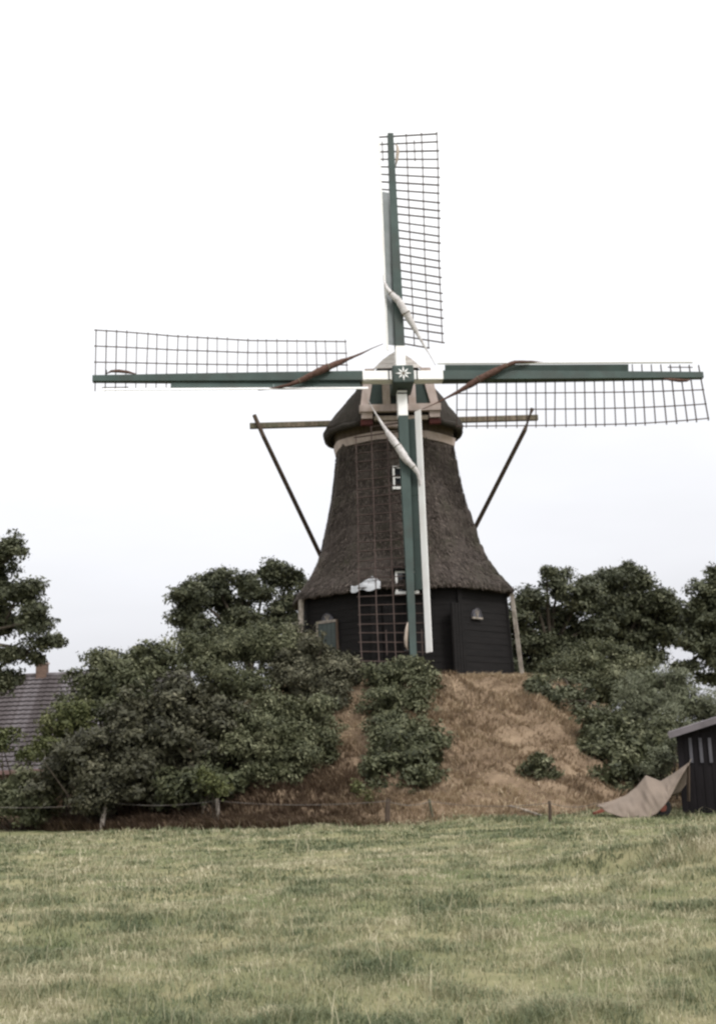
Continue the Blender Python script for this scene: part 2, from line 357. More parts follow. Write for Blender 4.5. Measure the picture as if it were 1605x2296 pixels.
body = mesh_obj('thatched_body', V, F, M['thatch'], mill, smooth=True)
# loose straw standing out of the thatch, so that its surface and outline are rough
def straw(n, zlo, zhi, seed):
    g = np.random.default_rng(seed)
    z = g.uniform(zlo, zhi, n); a = g.uniform(-1.9, 1.9, n)
    k = (a - OCT0) % (math.pi / 4) - math.pi / 8
    f = 0.8 * math.cos(math.pi / 8) / np.cos(k) + 0.2 * 0.965
    r = np.interp(z, pz_[3:], pr_[3:]) * f
    dr = -(np.interp(z + 0.05, pz_[3:], pr_[3:]) - np.interp(z - 0.05, pz_[3:], pr_[3:])) / 0.1
    L = g.uniform(0.05, 0.15, n)
    out_ = g.uniform(0.0, 0.05, n)
    tx, ty = np.cos(a), np.sin(a)
    base = np.stack([MX + r * np.sin(a), MY - r * np.cos(a), z], 1)
    tip_r = r + dr * L * 0.9 + out_ + 0.012
    at_ = a + g.normal(0, 0.008, n)
    tip = np.stack([MX + tip_r * np.sin(at_), MY - tip_r * np.cos(at_), z - L * 0.9], 1)
    wv = np.stack([tx, ty, 0 * tx], 1) * g.uniform(0.008, 0.018, n)[:, None]
    V = np.concatenate([base - wv, base + wv, tip + wv * .6, tip - wv * .6], 0) - ORG
    i = np.arange(n); F = np.stack([i, i + n, i + 2 * n, i + 3 * n], 1)
    v = g.uniform(0, 1, n); return V, F, np.tile(v, 4)
M['straw'] = leafmat('thatch_straw', [(0, (0.034, 0.027, 0.023)), (0.6, (0.075, 0.06, 0.051)), (1, (0.15, 0.122, 0.105))], 0.05, 0.9)
Vs, Fs, vs = straw(26000, 6.75, 11.95, 5)
st = mesh_obj('straw', Vs, Fs, M['straw'], body, var=vs); st['kind'] = 'stuff'
# pale band under the cap
bb = MB(ORG)
n = 64
P = []
for (r, z) in ((2.08, 11.97), (2.19, 11.97), (2.25, 12.23), (2.12, 12.23)):
    P += [pol(2 * math.pi * k / n, r * (0.6 * octf(2 * math.pi * k / n) + 0.4 * 0.97), z) for k in range(n)]
bb.add(P, [(j * n + k, j * n + (k + 1) % n, ((j + 1) % 4) * n + (k + 1) % n, ((j + 1) % 4) * n + k) for j in range(4) for k in range(n)])
bb.build('curb_band', M['pale'], mill)

bb = MB(ORG)
P = []
for (r, z) in ((2.1, 12.235), (2.16, 12.235), (2.2, 12.72), (2.1, 12.72)):
    P += [pol(2 * math.pi * k / n, r * (0.4 * octf(2 * math.pi * k / n) + 0.6 * 0.97), z) for k in range(n)]
bb.add(P, [(j * n + k, j * n + (k + 1) % n, ((j + 1) % 4) * n + (k + 1) % n, ((j + 1) % 4) * n + k) for j in range(4) for k in range(n)])
bb.build('curb_ring', M['darkwood'], mill)

# --- cap (turned a little to the right)
YAW = R(4.14)
RZ = rotz(YAW)
def cp(x, y, z): return np.array([MX, MY, 0]) + RZ @ np.array([x, y, 0]) + np.array([0, 0, z])
mid = [(1.0, 0.0), (1.03, 0.05), (0.985, 0.14), (0.74, 0.40), (0.49, 0.64), (0.32, 0.80), (0.13, 0.95), (0.0, 1.0)]
fro = [(1.0, 0.0), (1.0, 0.06), (0.985, 0.16), (0.93, 0.38), (0.8, 0.62), (0.46, 0.80), (0.16, 0.95), (0.0, 1.0)]
secs = [(-2.3, 1.33, 12.56, 14.84, 0.0), (-2.05, 1.48, 12.52, 14.84, 0.12), (-1.45, 1.98, 12.58, 14.84, 0.5), (-0.75, 2.31, 12.62, 14.82, 0.85), (0.1, 2.42, 12.64, 14.75, 1.0),
        (1.0, 2.37, 12.64, 14.65, 1.0), (1.9, 2.0, 12.7, 14.6, 1.0), (2.6, 1.45, 12.75, 14.3, 1.0), (3.0, 0.8, 12.9, 14.0, 1.0)]
ny_, nk_ = 60, 80
yy = np.linspace(-2.3, 3.0, ny_)
def itp(j): return np.interp(yy, [s[0] for s in secs], [s[j] for s in secs])
HW, Z0, Z1, TT = itp(1), itp(2), itp(3), itp(4)
tpar = np.linspace(0, 7, nk_ // 2 + 1)
fx = [np.interp(tpar, range(8), [p[0] for p in q]) for q in (fro, mid)]
fz = [np.interp(tpar, range(8), [p[1] for p in q]) for q in (fro, mid)]
V = []
for j in range(ny_):
    X = (fx[0] * (1 - TT[j]) + fx[1] * TT[j]) * HW[j]; Zs = Z0[j] + (fz[0] * (1 - TT[j]) + fz[1] * TT[j]) * (Z1[j] - Z0[j])
    row = [(-x, z) for x, z in zip(X, Zs)] + [(x, z) for x, z in zip(X[::-1][1:], Zs[::-1][1:])]
    for k, (x, z) in enumerate(row):
        d = (fbm(np.array([x * 3 + 9]), np.array([yy[j] * 3 + z * 2]), 61, 3)[0] - 0.5) * 0.1
        dn = 0 if 0 < k < len(row) - 1 else (vnoise(np.array([yy[j] * 6]), np.array([k * 1.0]), 63)[0] - 0.5) * 0.12
        V.append(cp(x * (1 + d * 0.35), yy[j], z + d + dn) - ORG)
nk = len(row)
F = [(j * nk + k, j * nk + k + 1, (j + 1) * nk + k + 1, (j + 1) * nk + k) for j in range(ny_ - 1) for k in range(nk - 1)]
F += [tuple(range(nk - 1, -1, -1)), tuple((ny_ - 1) * nk + k for k in range(nk))]
F += [(j * nk, (j + 1) * nk, (j + 1) * nk + nk - 1, j * nk + nk - 1) for j in range(ny_ - 1)]
cap = mesh_obj('cap', V, F, M['cap_thatch'], mill, smooth=True)
# thick thatch rim under the cap's edge
rim = MB(ORG)
for sgn in (-1, 1):
    pts = [cp(sgn * np.interp(y, [s[0] for s in secs], [s[1] for s in secs]) * 0.965, y, np.interp(y, [s[0] for s in secs], [s[2] for s in secs]) - 0.01) for y in np.linspace(-2.2, 2.95, 26)]
    rim.tube(pts, [0.1 + 0.05 * random.random() for _ in pts], 8)
rim.build('thatch_rim', M['cap_thatch'], cap, smooth=True)

# --- boarded front of the cap
def fbox(name, m, x0, x1, z0, z1, d0, d1, par=cap, x0t=None, x1t=None):
    """board on the cap front: x range (bottom and top), z range, depth in front of the gable"""
    x0t = x0 if x0t is None else x0t; x1t = x1 if x1t is None else x1t
    yb, yf = -2.3 - d0, -2.3 - d1
    return MB(ORG).box8([cp(x0, yf, z0), cp(x1, yf, z0), cp(x1, yb, z0), cp(x0, yb, z0),
                         cp(x0t, yf, z1), cp(x1t, yf, z1), cp(x1t, yb, z1), cp(x0t, yb, z1)]).build(name, m, par, bevel=0.01)
fbox('gable_panel', M['dark_green'], -1.12, 1.12, 12.9, 14.25, -0.05, 0.03, x0t=-0.92, x1t=0.92)
fbox('barge_board', M['pale'], -1.32, -1.05, 13.03, 14.32, 0.035, 0.12, x0t=-1.12, x1t=-0.78)
fbox('barge_board', M['pale'], 1.05, 1.32, 13.03, 14.32, 0.035, 0.12, x0t=0.74, x1t=1.1)
fbox('gable_post', M['pale_dim'], -0.56, -0.3, 13.03, 14.25, 0.035, 0.11)
fbox('gable_post', M['pale'], 0.3, 0.56, 13.03, 14.25, 0.035, 0.11)
fbox('weather_beam', M['pale'], -1.36, 1.36, 12.78, 13.025, 0.035, 0.3)
fbox('beam_end_block', M['pale'], -1.3, -0.93, 12.56, 12.775, 0.035, 0.22)
fbox('beam_end_block', M['pale'], 0.97, 1.33, 12.56, 12.775, 0.035, 0.22)
fbox('slot_board', M['tar'], -0.925, 0.965, 12.66, 12.775, -0.02, 0.09)
fbox('beard_board', M['pale_dim'], -0.88, 0.93, 12.5, 12.655, 0.02, 0.18)
fbox('beard_board', M['pale'], -0.6, 0.7, 12.28, 12.485, -0.1, 0.12)
fbox('scallop', M['redbrown'], -1.33, -0.93, 12.36, 12.55, -0.05, 0.16)
fbox('scallop', M['redbrown'], 0.97, 1.35, 12.36, 12.55, -0.05, 0.16)
for i, (x0, x1, z0, z1) in enumerate(((0.82, 0.66, 14.33, 14.48), (0.66, 0.5, 14.49, 14.63), (0.5, 0.3, 14.64, 14.78), (0.3, 0.07, 14.79, 14.92))):
    fbox('crown_board', M['crown'], -x0, x0, z0, z1, 0.02, 0.1 - 0.01 * i, x0t=-x1, x1t=x1)
# --- cap beam with its braces down to the tail
tb = MB(ORG); tb.beam(cp(-5.06, 1.0, 13.31), cp(5.4, 1.0, 13.37), 0.2, 0.2); tb.build('cap_beam', M['oldwood'], mill, bevel=0.02)
tail = cp(0.1, 7.6, MZ + 0.3)
for sx_, x in ((-1, -4.75), (1, 5.05)):
    t0 = cp(x + sx_ * 0.14, 0.84, 13.68)
    MB(ORG).tube([t0, cp(x * 0.965, 0.88, 12.9), tail + np.array([sx_ * 0.15, 0, 0])], [0.075, 0.08, 0.09], 8).build('brace', M['darkwood'], mill)
MB(ORG).beam(cp(0, 2.6, 14.0), tail + np.array([0, 0.1, -0.1]), 0.28, 0.32).build('tail_pole', M['darkwood'], mill)

# --- windshaft, poll end with its star
TAU, OM = R(6.1), R(-0.95)
HUB = cp(0, -3.19, 13.58)
nX = RZ @ np.array([1, 0, 0]); nU = RZ @ np.array([0, math.sin(TAU), math.cos(TAU)]); nN = RZ @ np.array([0, -math.cos(TAU), math.sin(TAU)])
pe = MB(ORG); pe.obox(HUB + nN * 0.18, nX * 0.345, nU * 0.31, nN * 0.6); poll = pe.build('poll_end', M['green'], mill, bevel=0.05)
ws = MB(ORG); ws.tube([HUB - nN * 0.4, HUB - nN * 2.6], 0.3, 16); ws.build('windshaft', M['iron'], mill, smooth=True)
pc = HUB + nN * 0.79
for k in range(8):
    a = k * math.pi / 4; d = math.cos(a) * nX + math.sin(a) * nU; t = -math.sin(a) * nX + math.cos(a) * nU
    L = 0.265 if k % 2 == 0 else 0.225
    MB(ORG).add([pc + d * 0.03, pc + d * 0.12 + t * 0.028, pc + d * L, pc + d * 0.12 - t * 0.028] + [v + nN * 0.02 for v in (pc + d * 0.03, pc + d * 0.12 + t * 0.028, pc + d * L, pc + d * 0.12 - t * 0.028)],
                [(3, 2, 1, 0), (4, 5, 6, 7), (0, 1, 5, 4), (1, 2, 6, 5), (2, 3, 7, 6), (3, 0, 4, 7)]).build('star_ray', M['white'], poll)
MB(ORG).tube([pc - nN * 0.01, pc + nN * 0.03], [0.05, 0.045], 12).build('star_centre', M['oldwood'], poll)
for z_, c_ in ((0.0, 1), (0.45, 0)):
    pass
# --- four sails
def sail(ang, RAD, off, label, board_m, cloth_m, ew):
    er = math.cos(ang) * nX + math.sin(ang) * nU
    et = math.sin(ang) * nX - math.cos(ang) * nU      # trailing side: clockwise seen from the front
    def q(r, t, n=0.0): return HUB + nN * off + er * r + et * t + nN * n
    k = RAD / 10.0
    def wthr(r):                                      # weather angle of the lattice: more at the heel, slightly reversed at the tip
        u = r / RAD; return R(float(np.interp(u, [0.1, 0.5, 0.75, 0.9, 1.0], [21, 18, 9, -1, -8])))
    st = MB(ORG)
    rs = [1.32 * k, 4 * k, 7 * k, RAD]; wd = [0.31, 0.29, 0.245, 0.2]; hd = [0.42, 0.37, 0.29, 0.2]
    for i in range(3):
        P = []
        for j in (i, i + 1):
            a, b = wd[j] / 2, hd[j] / 2
            P += [q(rs[j], -a, -b), q(rs[j], a, -b), q(rs[j], a, b), q(rs[j], -a, b)]
        st.add(P, [(0, 1, 5, 4), (1, 2, 6, 5), (2, 3, 7, 6), (3, 0, 4, 7)] + ([(3, 2, 1, 0)] if i == 0 else []) + ([(4, 5, 6, 7)] if i == 2 else []))
    s = st.build('sail', M['green'], mill)
    s['label'] = label
    # white heel of the stock, up to the poll end
    P = []
    for r in (0.24, 1.315 * k):
        a, b = 0.155, 0.21
        P += [q(r, -a, -b), q(r, a, -b), q(r, a, b), q(r, -a, b)]
    MB(ORG).box8(P).build('white_heel', M['white'], s, bevel=0.012)
    for r_ in (0.34, 0.46):
        MB(ORG).obox(q(r_, 0, 0.215), er * 0.02, et * 0.165, nN * 0.014).build('iron_strap', M['iron'], s)
    # lattice
    W = 1.62; nb = 26
    lat = lambda t, r: (t * math.cos(wthr(r)), -t * math.sin(wthr(r)))    # trailing edge lies back
    rb = [RAD - 0.08 - i * (RAD - 0.08 - 1.8 * k) / (nb - 1) for i in range(nb)]
    for i, r in enumerate(rb):
        lead = -0.40 if r > 0.755 * RAD else -0.1
        jit = random.uniform(-0.03, 0.03)
        t0, n0 = lat(lead, r); t1, n1 = lat(W + 0.03 + random.uniform(0, 0.03), r)
        MB(ORG).beam(q(r, t0, n0), q(r + jit, t1 + random.uniform(-0.01, 0.035), n1), random.uniform(0.021, 0.03), 0.06, upv=nN).build('lattice_bar', M['lath'], s)
    # extra short bar nearest the heel
    r = rb[-1] - 0.3 * k; t1, n1 = lat(1.12, r); ext = 0.3 * k if RAD < 9.9 else 0.04
    if RAD < 9.9: MB(ORG).beam(q(r, 0.1, 0), q(r, t1, n1), 0.025, 0.06, upv=nN).build('lattice_bar', M['lath'], s)
    for tt in (0.55, 1.085, W):
        pts = []
        for r in np.linspace(rb[-1] - (ext if tt < 1.2 else 0.04), rb[0] + 0.04, 14):
            t1, n1 = lat(tt, r); pts.append(q(r, t1, n1 + 0.035))
        b = MB(ORG)
        for p0, p1 in zip(pts[:-1], pts[1:]): b.beam(p0, p1, 0.034, 0.022, upv=nN)
        b.build('lattice_lath', M['lath'], s)
    # short lath near the tip, on the leading side and on the trailing side
    for tt, i0, i1 in (((-0.3, 1, 3), (0.82, 1, 3)) if RAD < 9.9 else ((-0.3, 1, 3),)):
        t0, n0 = lat(tt, rb[i0]); MB(ORG).beam(q(rb[i0] + 0.1, t0, n0 + 0.03), q(rb[i1] - 0.1, *[lat(tt, rb[i1])[0], lat(tt, rb[i1])[1] + 0.03]), 0.03, 0.02, upv=nN).build('lattice_lath', M['lath'], s)
    # windboard beside the stock and the white board along its edge
    def strip(name, m, r0, r1, t0, t1, n0, n1, thick, sl=0.0):
        P = []
        for r, e in ((r0, 0), (r1, sl)):
            a0 = q(r, t0, n0); a1 = q(r + e * 0, t1, n1)
            dn = np.cross(er, a1 - a0); dn = dn / np.linalg.norm(dn) * thick / 2
            P += [a0 - dn, a1 - dn, a1 + dn, a0 + dn]
        return MB(ORG).box8(P).build(name, m, s)
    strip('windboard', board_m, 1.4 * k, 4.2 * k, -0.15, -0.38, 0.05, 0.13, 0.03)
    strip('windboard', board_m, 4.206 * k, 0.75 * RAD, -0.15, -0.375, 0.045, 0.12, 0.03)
    strip('edge_board', M['white'], 1.15 * k, 0.965 * RAD, -0.395, -0.395 - 0.145 * ew, 0.135, 0.135 + 0.165 * ew, 0.025)
    # sailcloth rolled up and wound round the stock near the heel
    kk = [(4.7, -0.46, 0.1, 0.012), (4.25, -0.45, 0.2, 0.035), (3.7, -0.38, 0.33, 0.06), (3.3, -0.22, 0.35, 0.085), (2.9, 0.0, 0.36, 0.11), (2.5, 0.2, 0.34, 0.12), (2.1, 0.42, 0.24, 0.1), (1.75, 0.6, 0.16, 0.055), (1.3, 0.82, 0.1, 0.03), (0.95, 1.0, 0.1, 0.016), (0.6, 1.15, 0.1, 0.011)]
    if RAD < 9.9: kk = [((r if r < 2.9 else 2.9 + (r - 2.9) * 0.62), t, n, rad * 1.1) for r, t, n, rad in kk]
    pts, rad = [], []
    for u in np.linspace(0, len(kk) - 1, 40):
        r, t, n, a = [np.interp(u, range(len(kk)), [e[j] for e in kk]) for j in range(4)]
        pts.append(q(r * (0.4 + 0.6 * k), t, n)); rad.append(a * (1 + 0.06 * math.sin(u * 9) + 0.05 * math.sin(u * 3.7 + ang)) if a > 0.03 else a)
    MB(ORG).tube(pts, rad, 12).build('furled_sailcloth', cloth_m, s, smooth=True)
    for i_ in (11, 20):
        c_ = pts[i_]; dd = pts[i_ + 1] - pts[i_]; dd /= np.linalg.norm(dd)
        MB(ORG).tube([c_ - dd * 0.014, c_ + dd * 0.014], [rad[i_] * 1.1] * 2, 10).build('lashing', M['oldwood'], s)
    pts = [q(RAD * x, t, n) for x, t, n in ((0.955, 0.16, 0.07), (0.94, 0.22, 0.12), (0.915, 0.22, 0.13), (0.885, 0.18, 0.12), (0.86, 0.13, 0.08))]
    MB(ORG).tube(pts, [0.015, 0.045, 0.06, 0.05, 0.015], 8).build('cloth_end', M['cloth_brown'] if RAD > 9.9 else M['pale_dim'], s, smooth=True)
    MB(ORG).beam(q(RAD * 0.955, 0.1, 0.05), q(RAD * 0.955, 0.27, 0.12), 0.03, 0.03, upv=nN).build('cloth_hook', M['iron'], s)
    return s
sail(math.pi / 2 + OM, 9.39, 0.0, 'upright sail with a grey windboard, pointing at the sky', M['wind_grey'], M['cloth_skylit'], 0.45)
sail(math.pi + OM, 10.0, 0.45, 'level sail reaching left with its lattice above the stock', M['green'], M['cloth_brown'], 0.7)
sail(-math.pi / 2 + OM, 9.39, 0.0, 'hanging sail in front of the tower with a white edge board', M['dark_green'], M['cloth_skylit'], 1.15)
sail(OM, 10.0, 0.45, 'level sail reaching right with its lattice below the stock', M['green'], M['cloth_brown'], 0.25)

# --- openings: frames lie on a plane at distance a from the mill axis, facing angle al
def face(al):
    return np.array([math.cos(al), math.sin(al), 0.0]), np.array([math.sin(al), -math.cos(al), 0.0])
def on_face(px, py, al, a):
    t, nn = face(al); d = ray(px, py); c = np.array([MX, MY, 0]); o = np.array([0, 0, EYE])
    s = (a - np.dot(o - c, nn)) / np.dot(d, nn); p = o + d * s
    return np.dot(p - c, t), p[2]
def fl(al, u, z, a):
    t, nn = face(al); return np.array([MX, MY, 0]) + t * u + nn * a + np.array([0, 0, z])
def fb(al, u0, u1, z0, z1, a0, a1):
    t, nn = face(al)
    return MB(ORG).obox(fl(al, (u0 + u1) / 2, (z0 + z1) / 2, (a0 + a1) / 2), t * (u1 - u0) / 2, np.array([0, 0, (z1 - z0) / 2]), nn * (a1 - a0) / 2)
AF, AL, AR = R(6.1), R(-38.9), R(51.1)
def window(al, u0, u1, z0, z1, a, rows, cols, deep, roof=None):
    fw = 0.065
    f = fb(al, u0, u1, z0, z1, a - deep, a); wn = f.build('window', M['thatch'] if deep > 0.2 else M['tar'], mill)
    for (p, q_, r_, s_) in ((u0, u0 + fw, z0 + 0.085, z1), (u1 - fw, u1, z0 + 0.085, z1), (u0 + fw, u1 - fw, z1 - fw, z1)):
        fb(al, p, q_, r_, s_, a + 0.003, a + 0.06).build('frame', M['white'], wn)
    fb(al, u0 - 0.03, u1 + 0.03, z0, z0 + 0.082, a + 0.003, a + 0.1).build('sill', M['white'], wn)
    hu = (u1 - u0 - 2 * fw) / cols; hz = (z1 - fw - z0 - 0.085) / rows
    for i in range(cols):
        for j in range(rows):
            fb(al, u0 + fw + i * hu + 0.012, u0 + fw + (i + 1) * hu - 0.012, z0 + 0.085 + j * hz + 0.012, z0 + 0.085 + (j + 1) * hz - 0.012, a + 0.003, a + 0.018).build('pane', M['pane'], wn)
    for j in range(1, rows): fb(al, u0 + fw, u1 - fw, z0 + 0.085 + j * hz - 0.012, z0 + 0.085 + j * hz + 0.012, a + 0.005, a + 0.04).build('glazing_bar', M['white'], wn)
    for i in range(1, cols): fb(al, u0 + fw + i * hu - 0.012, u0 + fw + i * hu + 0.012, z0 + 0.085, z1 - fw, a + 0.005, a + 0.042).build('glazing_bar', M['white'], wn)
    if roof: fb(al, u0 - 0.08, u1 + 0.08, z1 + 0.002, z1 + 0.07, a - deep, a + 0.16).build('lintel_board', M['tar'], wn)
    return wn
a_ = 2.25
u, z1 = on_face(879, 1046, AF, a_); _, z0 = on_face(879, 1098, AF, a_)
window(AF, u, u + 0.62, z0, z1, a_, 2, 2, 0.15)
a_ = 3.56
u, z1 = on_face(885, 1281, AF, a_); _, z0 = on_face(885, 1333, AF, a_)
window(AF, u, u + 0.7, z0, z1, a_, 2, 2, 0.75, roof=True)
aw = 3.67 * math.cos(math.pi / 8) + 0.02
# half-round fanlights with white sill
def fanlight(al, px0, px1, pyt, pyb):
    u0, zb = on_face(px0, pyb, al, aw); u1, _ = on_face(px1, pyb, al, aw); _, zt = on_face((px0 + px1) / 2, pyt, al, aw)
    t, nn = face(al); c = (u0 + u1) / 2; rr_ = (u1 - u0) / 2; n = 14
    def arc(k, a): return [fl(al, c + k * rr_ * math.cos(math.pi * i / n), zb + k * (zt - zb) * math.sin(math.pi * i / n), a) for i in range(n + 1)]
    A, B = arc(1, aw - 0.05), arc(1, aw + 0.02)
    f = MB(ORG).add(A + B, [tuple(range(n + 1, 2 * n + 2)), tuple(range(n, -1, -1))] + [(i, i + 1, n + 2 + i, n + 1 + i) for i in range(n)] + [(n, 0, n + 1, 2 * n + 1)]).build('fanlight', M['slat'], mill)
    A, B, C = arc(1.12, aw), arc(1.0, aw + 0.05), arc(1.12, aw + 0.05)
    MB(ORG).add(B + C, [(i, i + 1, n + 2 + i, n + 1 + i) for i in range(n)]).build('frame', M['slat'], f)
    fb(al, u0 - 0.05, u1 + 0.05, zb - 0.05, zb + 0.012, aw, aw + 0.06).build('sill', M['post'], f)
    for d in (-0.5, 0, 0.5):
        p = fl(al, c, zb + 0.01, aw + 0.03); q_ = fl(al, c + math.sin(d) * rr_ * 0.95, zb + (zt - zb) * math.cos(d) * 0.95, aw + 0.03)
        MB(ORG).beam(p, q_, 0.02, 0.02, upv=nn).build('glazing_bar', M['post'], f)
fanlight(AL, 724, 746, 1377, 1395)
fanlight(AR, 1059, 1077, 1366, 1384)
# door in the left face with a pale frame
u0, z1 = on_face(711, 1394, AL, aw); u1, _ = on_face(757, 1390, AL, aw)
dr = fb(AL, u0 + 0.07, u1 - 0.05, 3.7, z1 - 0.08, aw - 0.02, aw + 0.03).build('door', M['door'], mill)
fb(AL, u0, u0 + 0.068, 3.7, z1 - 0.002, aw - 0.02, aw + 0.06).build('frame', M['post'], dr)
fb(AL, u1 - 0.048, u1, 3.7, z1 - 0.002, aw - 0.02, aw + 0.06).build('frame', M['darkwood'], dr)
fb(AL, u0 + 0.07, u1 - 0.05, z1 - 0.078, z1, aw - 0.02, aw + 0.06).build('frame', M['post'], dr)
for i in range(4):
    uu = u0 + 0.09 + i * (u1 - u0 - 0.16) / 4
    fb(AL, uu, uu + (u1 - u0 - 0.16) / 4 - 0.015, 3.72, z1 - 0.1, aw + 0.031, aw + 0.045).build('plank', M['door'], dr)
# doors in the right face and front face (tarred), with board lines
for (px0, px1, al) in ((1010, 1036, AR), (858, 905, AF)):
    u0, z1 = on_face(px0, 1375, al, aw); u1, _ = on_face(px1, 1375, al, aw)
    d_ = fb(al, u0, u1, 3.7, z1 + 0.35, aw, aw + 0.045).build('door', M['tar'], mill)
    for i in range(4):
        w_ = (u1 - u0) / 4
        fb(al, u0 + i * w_ + 0.01, u0 + (i + 1) * w_ - 0.01, 3.72, z1 + 0.33, aw + 0.047, aw + 0.062).build('plank', M['tar'], d_)
# pale zinc patch folded over the thatch at the front left corner of the eave
g = np.random.default_rng(3)
al = OCT0 - math.pi / 4
n = 14; V = []; F = []
for i in range(n):
    for j in range(n):
        a = al - 0.17 + 0.26 * i / (n - 1); s = j / (n - 1)
        z = 6.66 + s * (0.22 + 0.3 * max(0, 1 - abs(i - 9) / 4))
        f = 0.8 * octf(a) + 0.2 * 0.965
        V.append(pol(a, np.interp(z, [6.66, 6.84, 7.05, 7.4], [3.97, 3.93, 3.72, 3.45]) * f + 0.1, z - 0.04 * math.sin(i * 0.9)) - ORG)
F = [(i * n + j, (i + 1) * n + j, (i + 1) * n + j + 1, i * n + j + 1) for i in range(n - 1) for j in range(n - 1)]
zp = mesh_obj('eave_patch', V, F, M['grey_board'], mill, smooth=False)
sm = zp.modifiers.new('solid', 'SOLIDIFY'); sm.thickness = 0.012
# two leaning posts under the eave at the side corners
for a in (OCT0 + math.pi / 4, OCT0 - math.pi / 2):
    p1 = pol(a, 4.03, 0); p1[2] = gz(p1[0], p1[1]) - 0.15
    MB(ORG).beam(pol(a, 3.83, 6.68), p1, 0.15, 0.12).build('leaning_post', M['post'], mill)

# ------------------------------------------------------------------ foliage
def leaves(blobs, leaf, per_m2, seed, spread=0.16, shell=0.55, flat=0.35, m=14, aspect=0.5, vmean=0.5, core_r=0.6):
    """leaf quads in clumps spread through a set of ellipsoids (centre, radii)"""
    g = np.random.default_rng(seed); Vs = []; var = []; tw = []
    for (c, rad) in blobs:
        c = np.array(c); rad = np.array(rad)
        area = 4 * math.pi * (((rad[0] * rad[1]) ** 1.6 + (rad[0] * rad[2]) ** 1.6 + (rad[1] * rad[2]) ** 1.6) / 3) ** (1 / 1.6)
        nt_ = max(10, int(area * per_m2 / m))
        # the clump is a heap of smaller boughs
        nl = int(np.clip(area * 1.5, 10, 34))
        ld = g.normal(size=(nl, 3)); ld /= np.linalg.norm(ld, axis=1)[:, None]
        lc = c + ld * rad * g.uniform(0.5, 0.98, nl)[:, None]
        lr = np.mean(rad) * g.uniform(0.3, 0.56, nl) * min(1.0, 2.75 / nl ** 0.42)
        lv = g.normal(0, 0.1, nl)
        li = g.choice(nl, nt_, p=lr ** 2 / (lr ** 2).sum())
        d = g.normal(size=(nt_, 3)) + np.array([0, 0, 0.25]); d /= np.linalg.norm(d, axis=1)[:, None]
        rr_ = lr[li] * (shell + (1 - shell) * g.random(nt_)) * g.uniform(0.85, 1.2, nt_)
        tc_ = lc[li] + d * rr_[:, None] * np.array([1.15, 1.15, 0.8]); tw.append(tc_)
        tvar = lv[li] + g.normal(0, 0.13, nt_)
        k = np.repeat(np.arange(nt_), m)
        pos = tc_[k] + np.clip(g.normal(0, spread, (len(k), 3)), -1.7 * spread, 1.7 * spread) * np.array([1, 1, 0.6])
        nrm = d[k] * 1.0 + g.normal(0, 0.5, (len(k), 3)) + np.array([0, 0, flat]); nrm /= np.linalg.norm(nrm, axis=1)[:, None]
        a = g.normal(size=(len(k), 3)); a -= nrm * (a * nrm).sum(1)[:, None]; a /= np.linalg.norm(a, axis=1)[:, None]
        b = np.cross(nrm, a); L = leaf * g.uniform(0.5, 1.4, len(k))
        A = a * L[:, None] / 2; B = b * (L * aspect)[:, None] / 2
        Vs.append(np.stack([pos - A, pos + B + A * 0.1, pos + A, pos - B + A * 0.1], 1).reshape(-1, 3))
        var.append(np.repeat(np.clip(vmean + tvar[k] + g.normal(0, 0.12, len(k)), 0, 1), 4))
        # single shoots standing out of the outline
        nsh = max(4, nl // 2); m2 = 26
        sd2 = ld[g.integers(0, nl, nsh)] * np.array([1, 1, 0.7]) + np.array([0, 0, 0.45]) + g.normal(0, 0.25, (nsh, 3)); sd2 /= np.linalg.norm(sd2, axis=1)[:, None]
        s0 = c + sd2 * rad * 0.75; sl2 = np.mean(rad) * g.uniform(0.35, 0.65, nsh)
        k2 = np.repeat(np.arange(nsh), m2); f2 = np.tile(np.linspace(0, 1, m2), nsh)
        pos = s0[k2] + sd2[k2] * (sl2[k2] * f2)[:, None] + g.normal(0, 1, (len(k2), 3)) * (leaf * 0.75 * (1.15 - f2))[:, None]
        nrm = g.normal(0, 0.6, (len(k2), 3)) + np.array([0, 0, 0.6]); nrm /= np.linalg.norm(nrm, axis=1)[:, None]
        a = g.normal(size=(len(k2), 3)) + sd2[k2]; a -= nrm * (a * nrm).sum(1)[:, None]; a /= np.linalg.norm(a, axis=1)[:, None]
        b = np.cross(nrm, a); L = leaf * g.uniform(0.6, 1.2, len(k2)); A = a * L[:, None] / 2; Bv = b * (L * aspect)[:, None] / 2
        Vs.append(np.stack([pos - A, pos + Bv, pos + A, pos - Bv], 1).reshape(-1, 3)); var.append(np.repeat(np.clip(vmean + 0.15 + g.normal(0, 0.12, len(k2)), 0, 1), 4))
        ni = max(6, int(nt_ * m * 0.06)); d = g.normal(size=(ni, 3)); d /= np.linalg.norm(d, axis=1)[:, None]     # larger sprays inside
        pos = c + d * rad * (core_r * g.random(ni) ** 0.4)[:, None]; nrm = g.normal(size=(ni, 3)) + np.array([0, 0, 0.5]); nrm /= np.linalg.norm(nrm, axis=1)[:, None]
        a = g.normal(size=(ni, 3)); a -= nrm * (a * nrm).sum(1)[:, None]; a /= np.linalg.norm(a, axis=1)[:, None]
        b = np.cross(nrm, a); L = leaf * g.uniform(1.6, 2.8, ni); A = a * L[:, None] / 2; Bv = b * (L * 0.6)[:, None] / 2
        Vs.append(np.stack([pos - A, pos + Bv, pos + A, pos - Bv], 1).reshape(-1, 3)); var.append(np.repeat(np.clip(vmean + g.normal(0, 0.15, ni), 0, 1), 4))
    V = np.concatenate(Vs); F = np.arange(len(V)).reshape(-1, 4)
    return V, F, np.concatenate(var), np.concatenate(tw)
NLEAF = 0
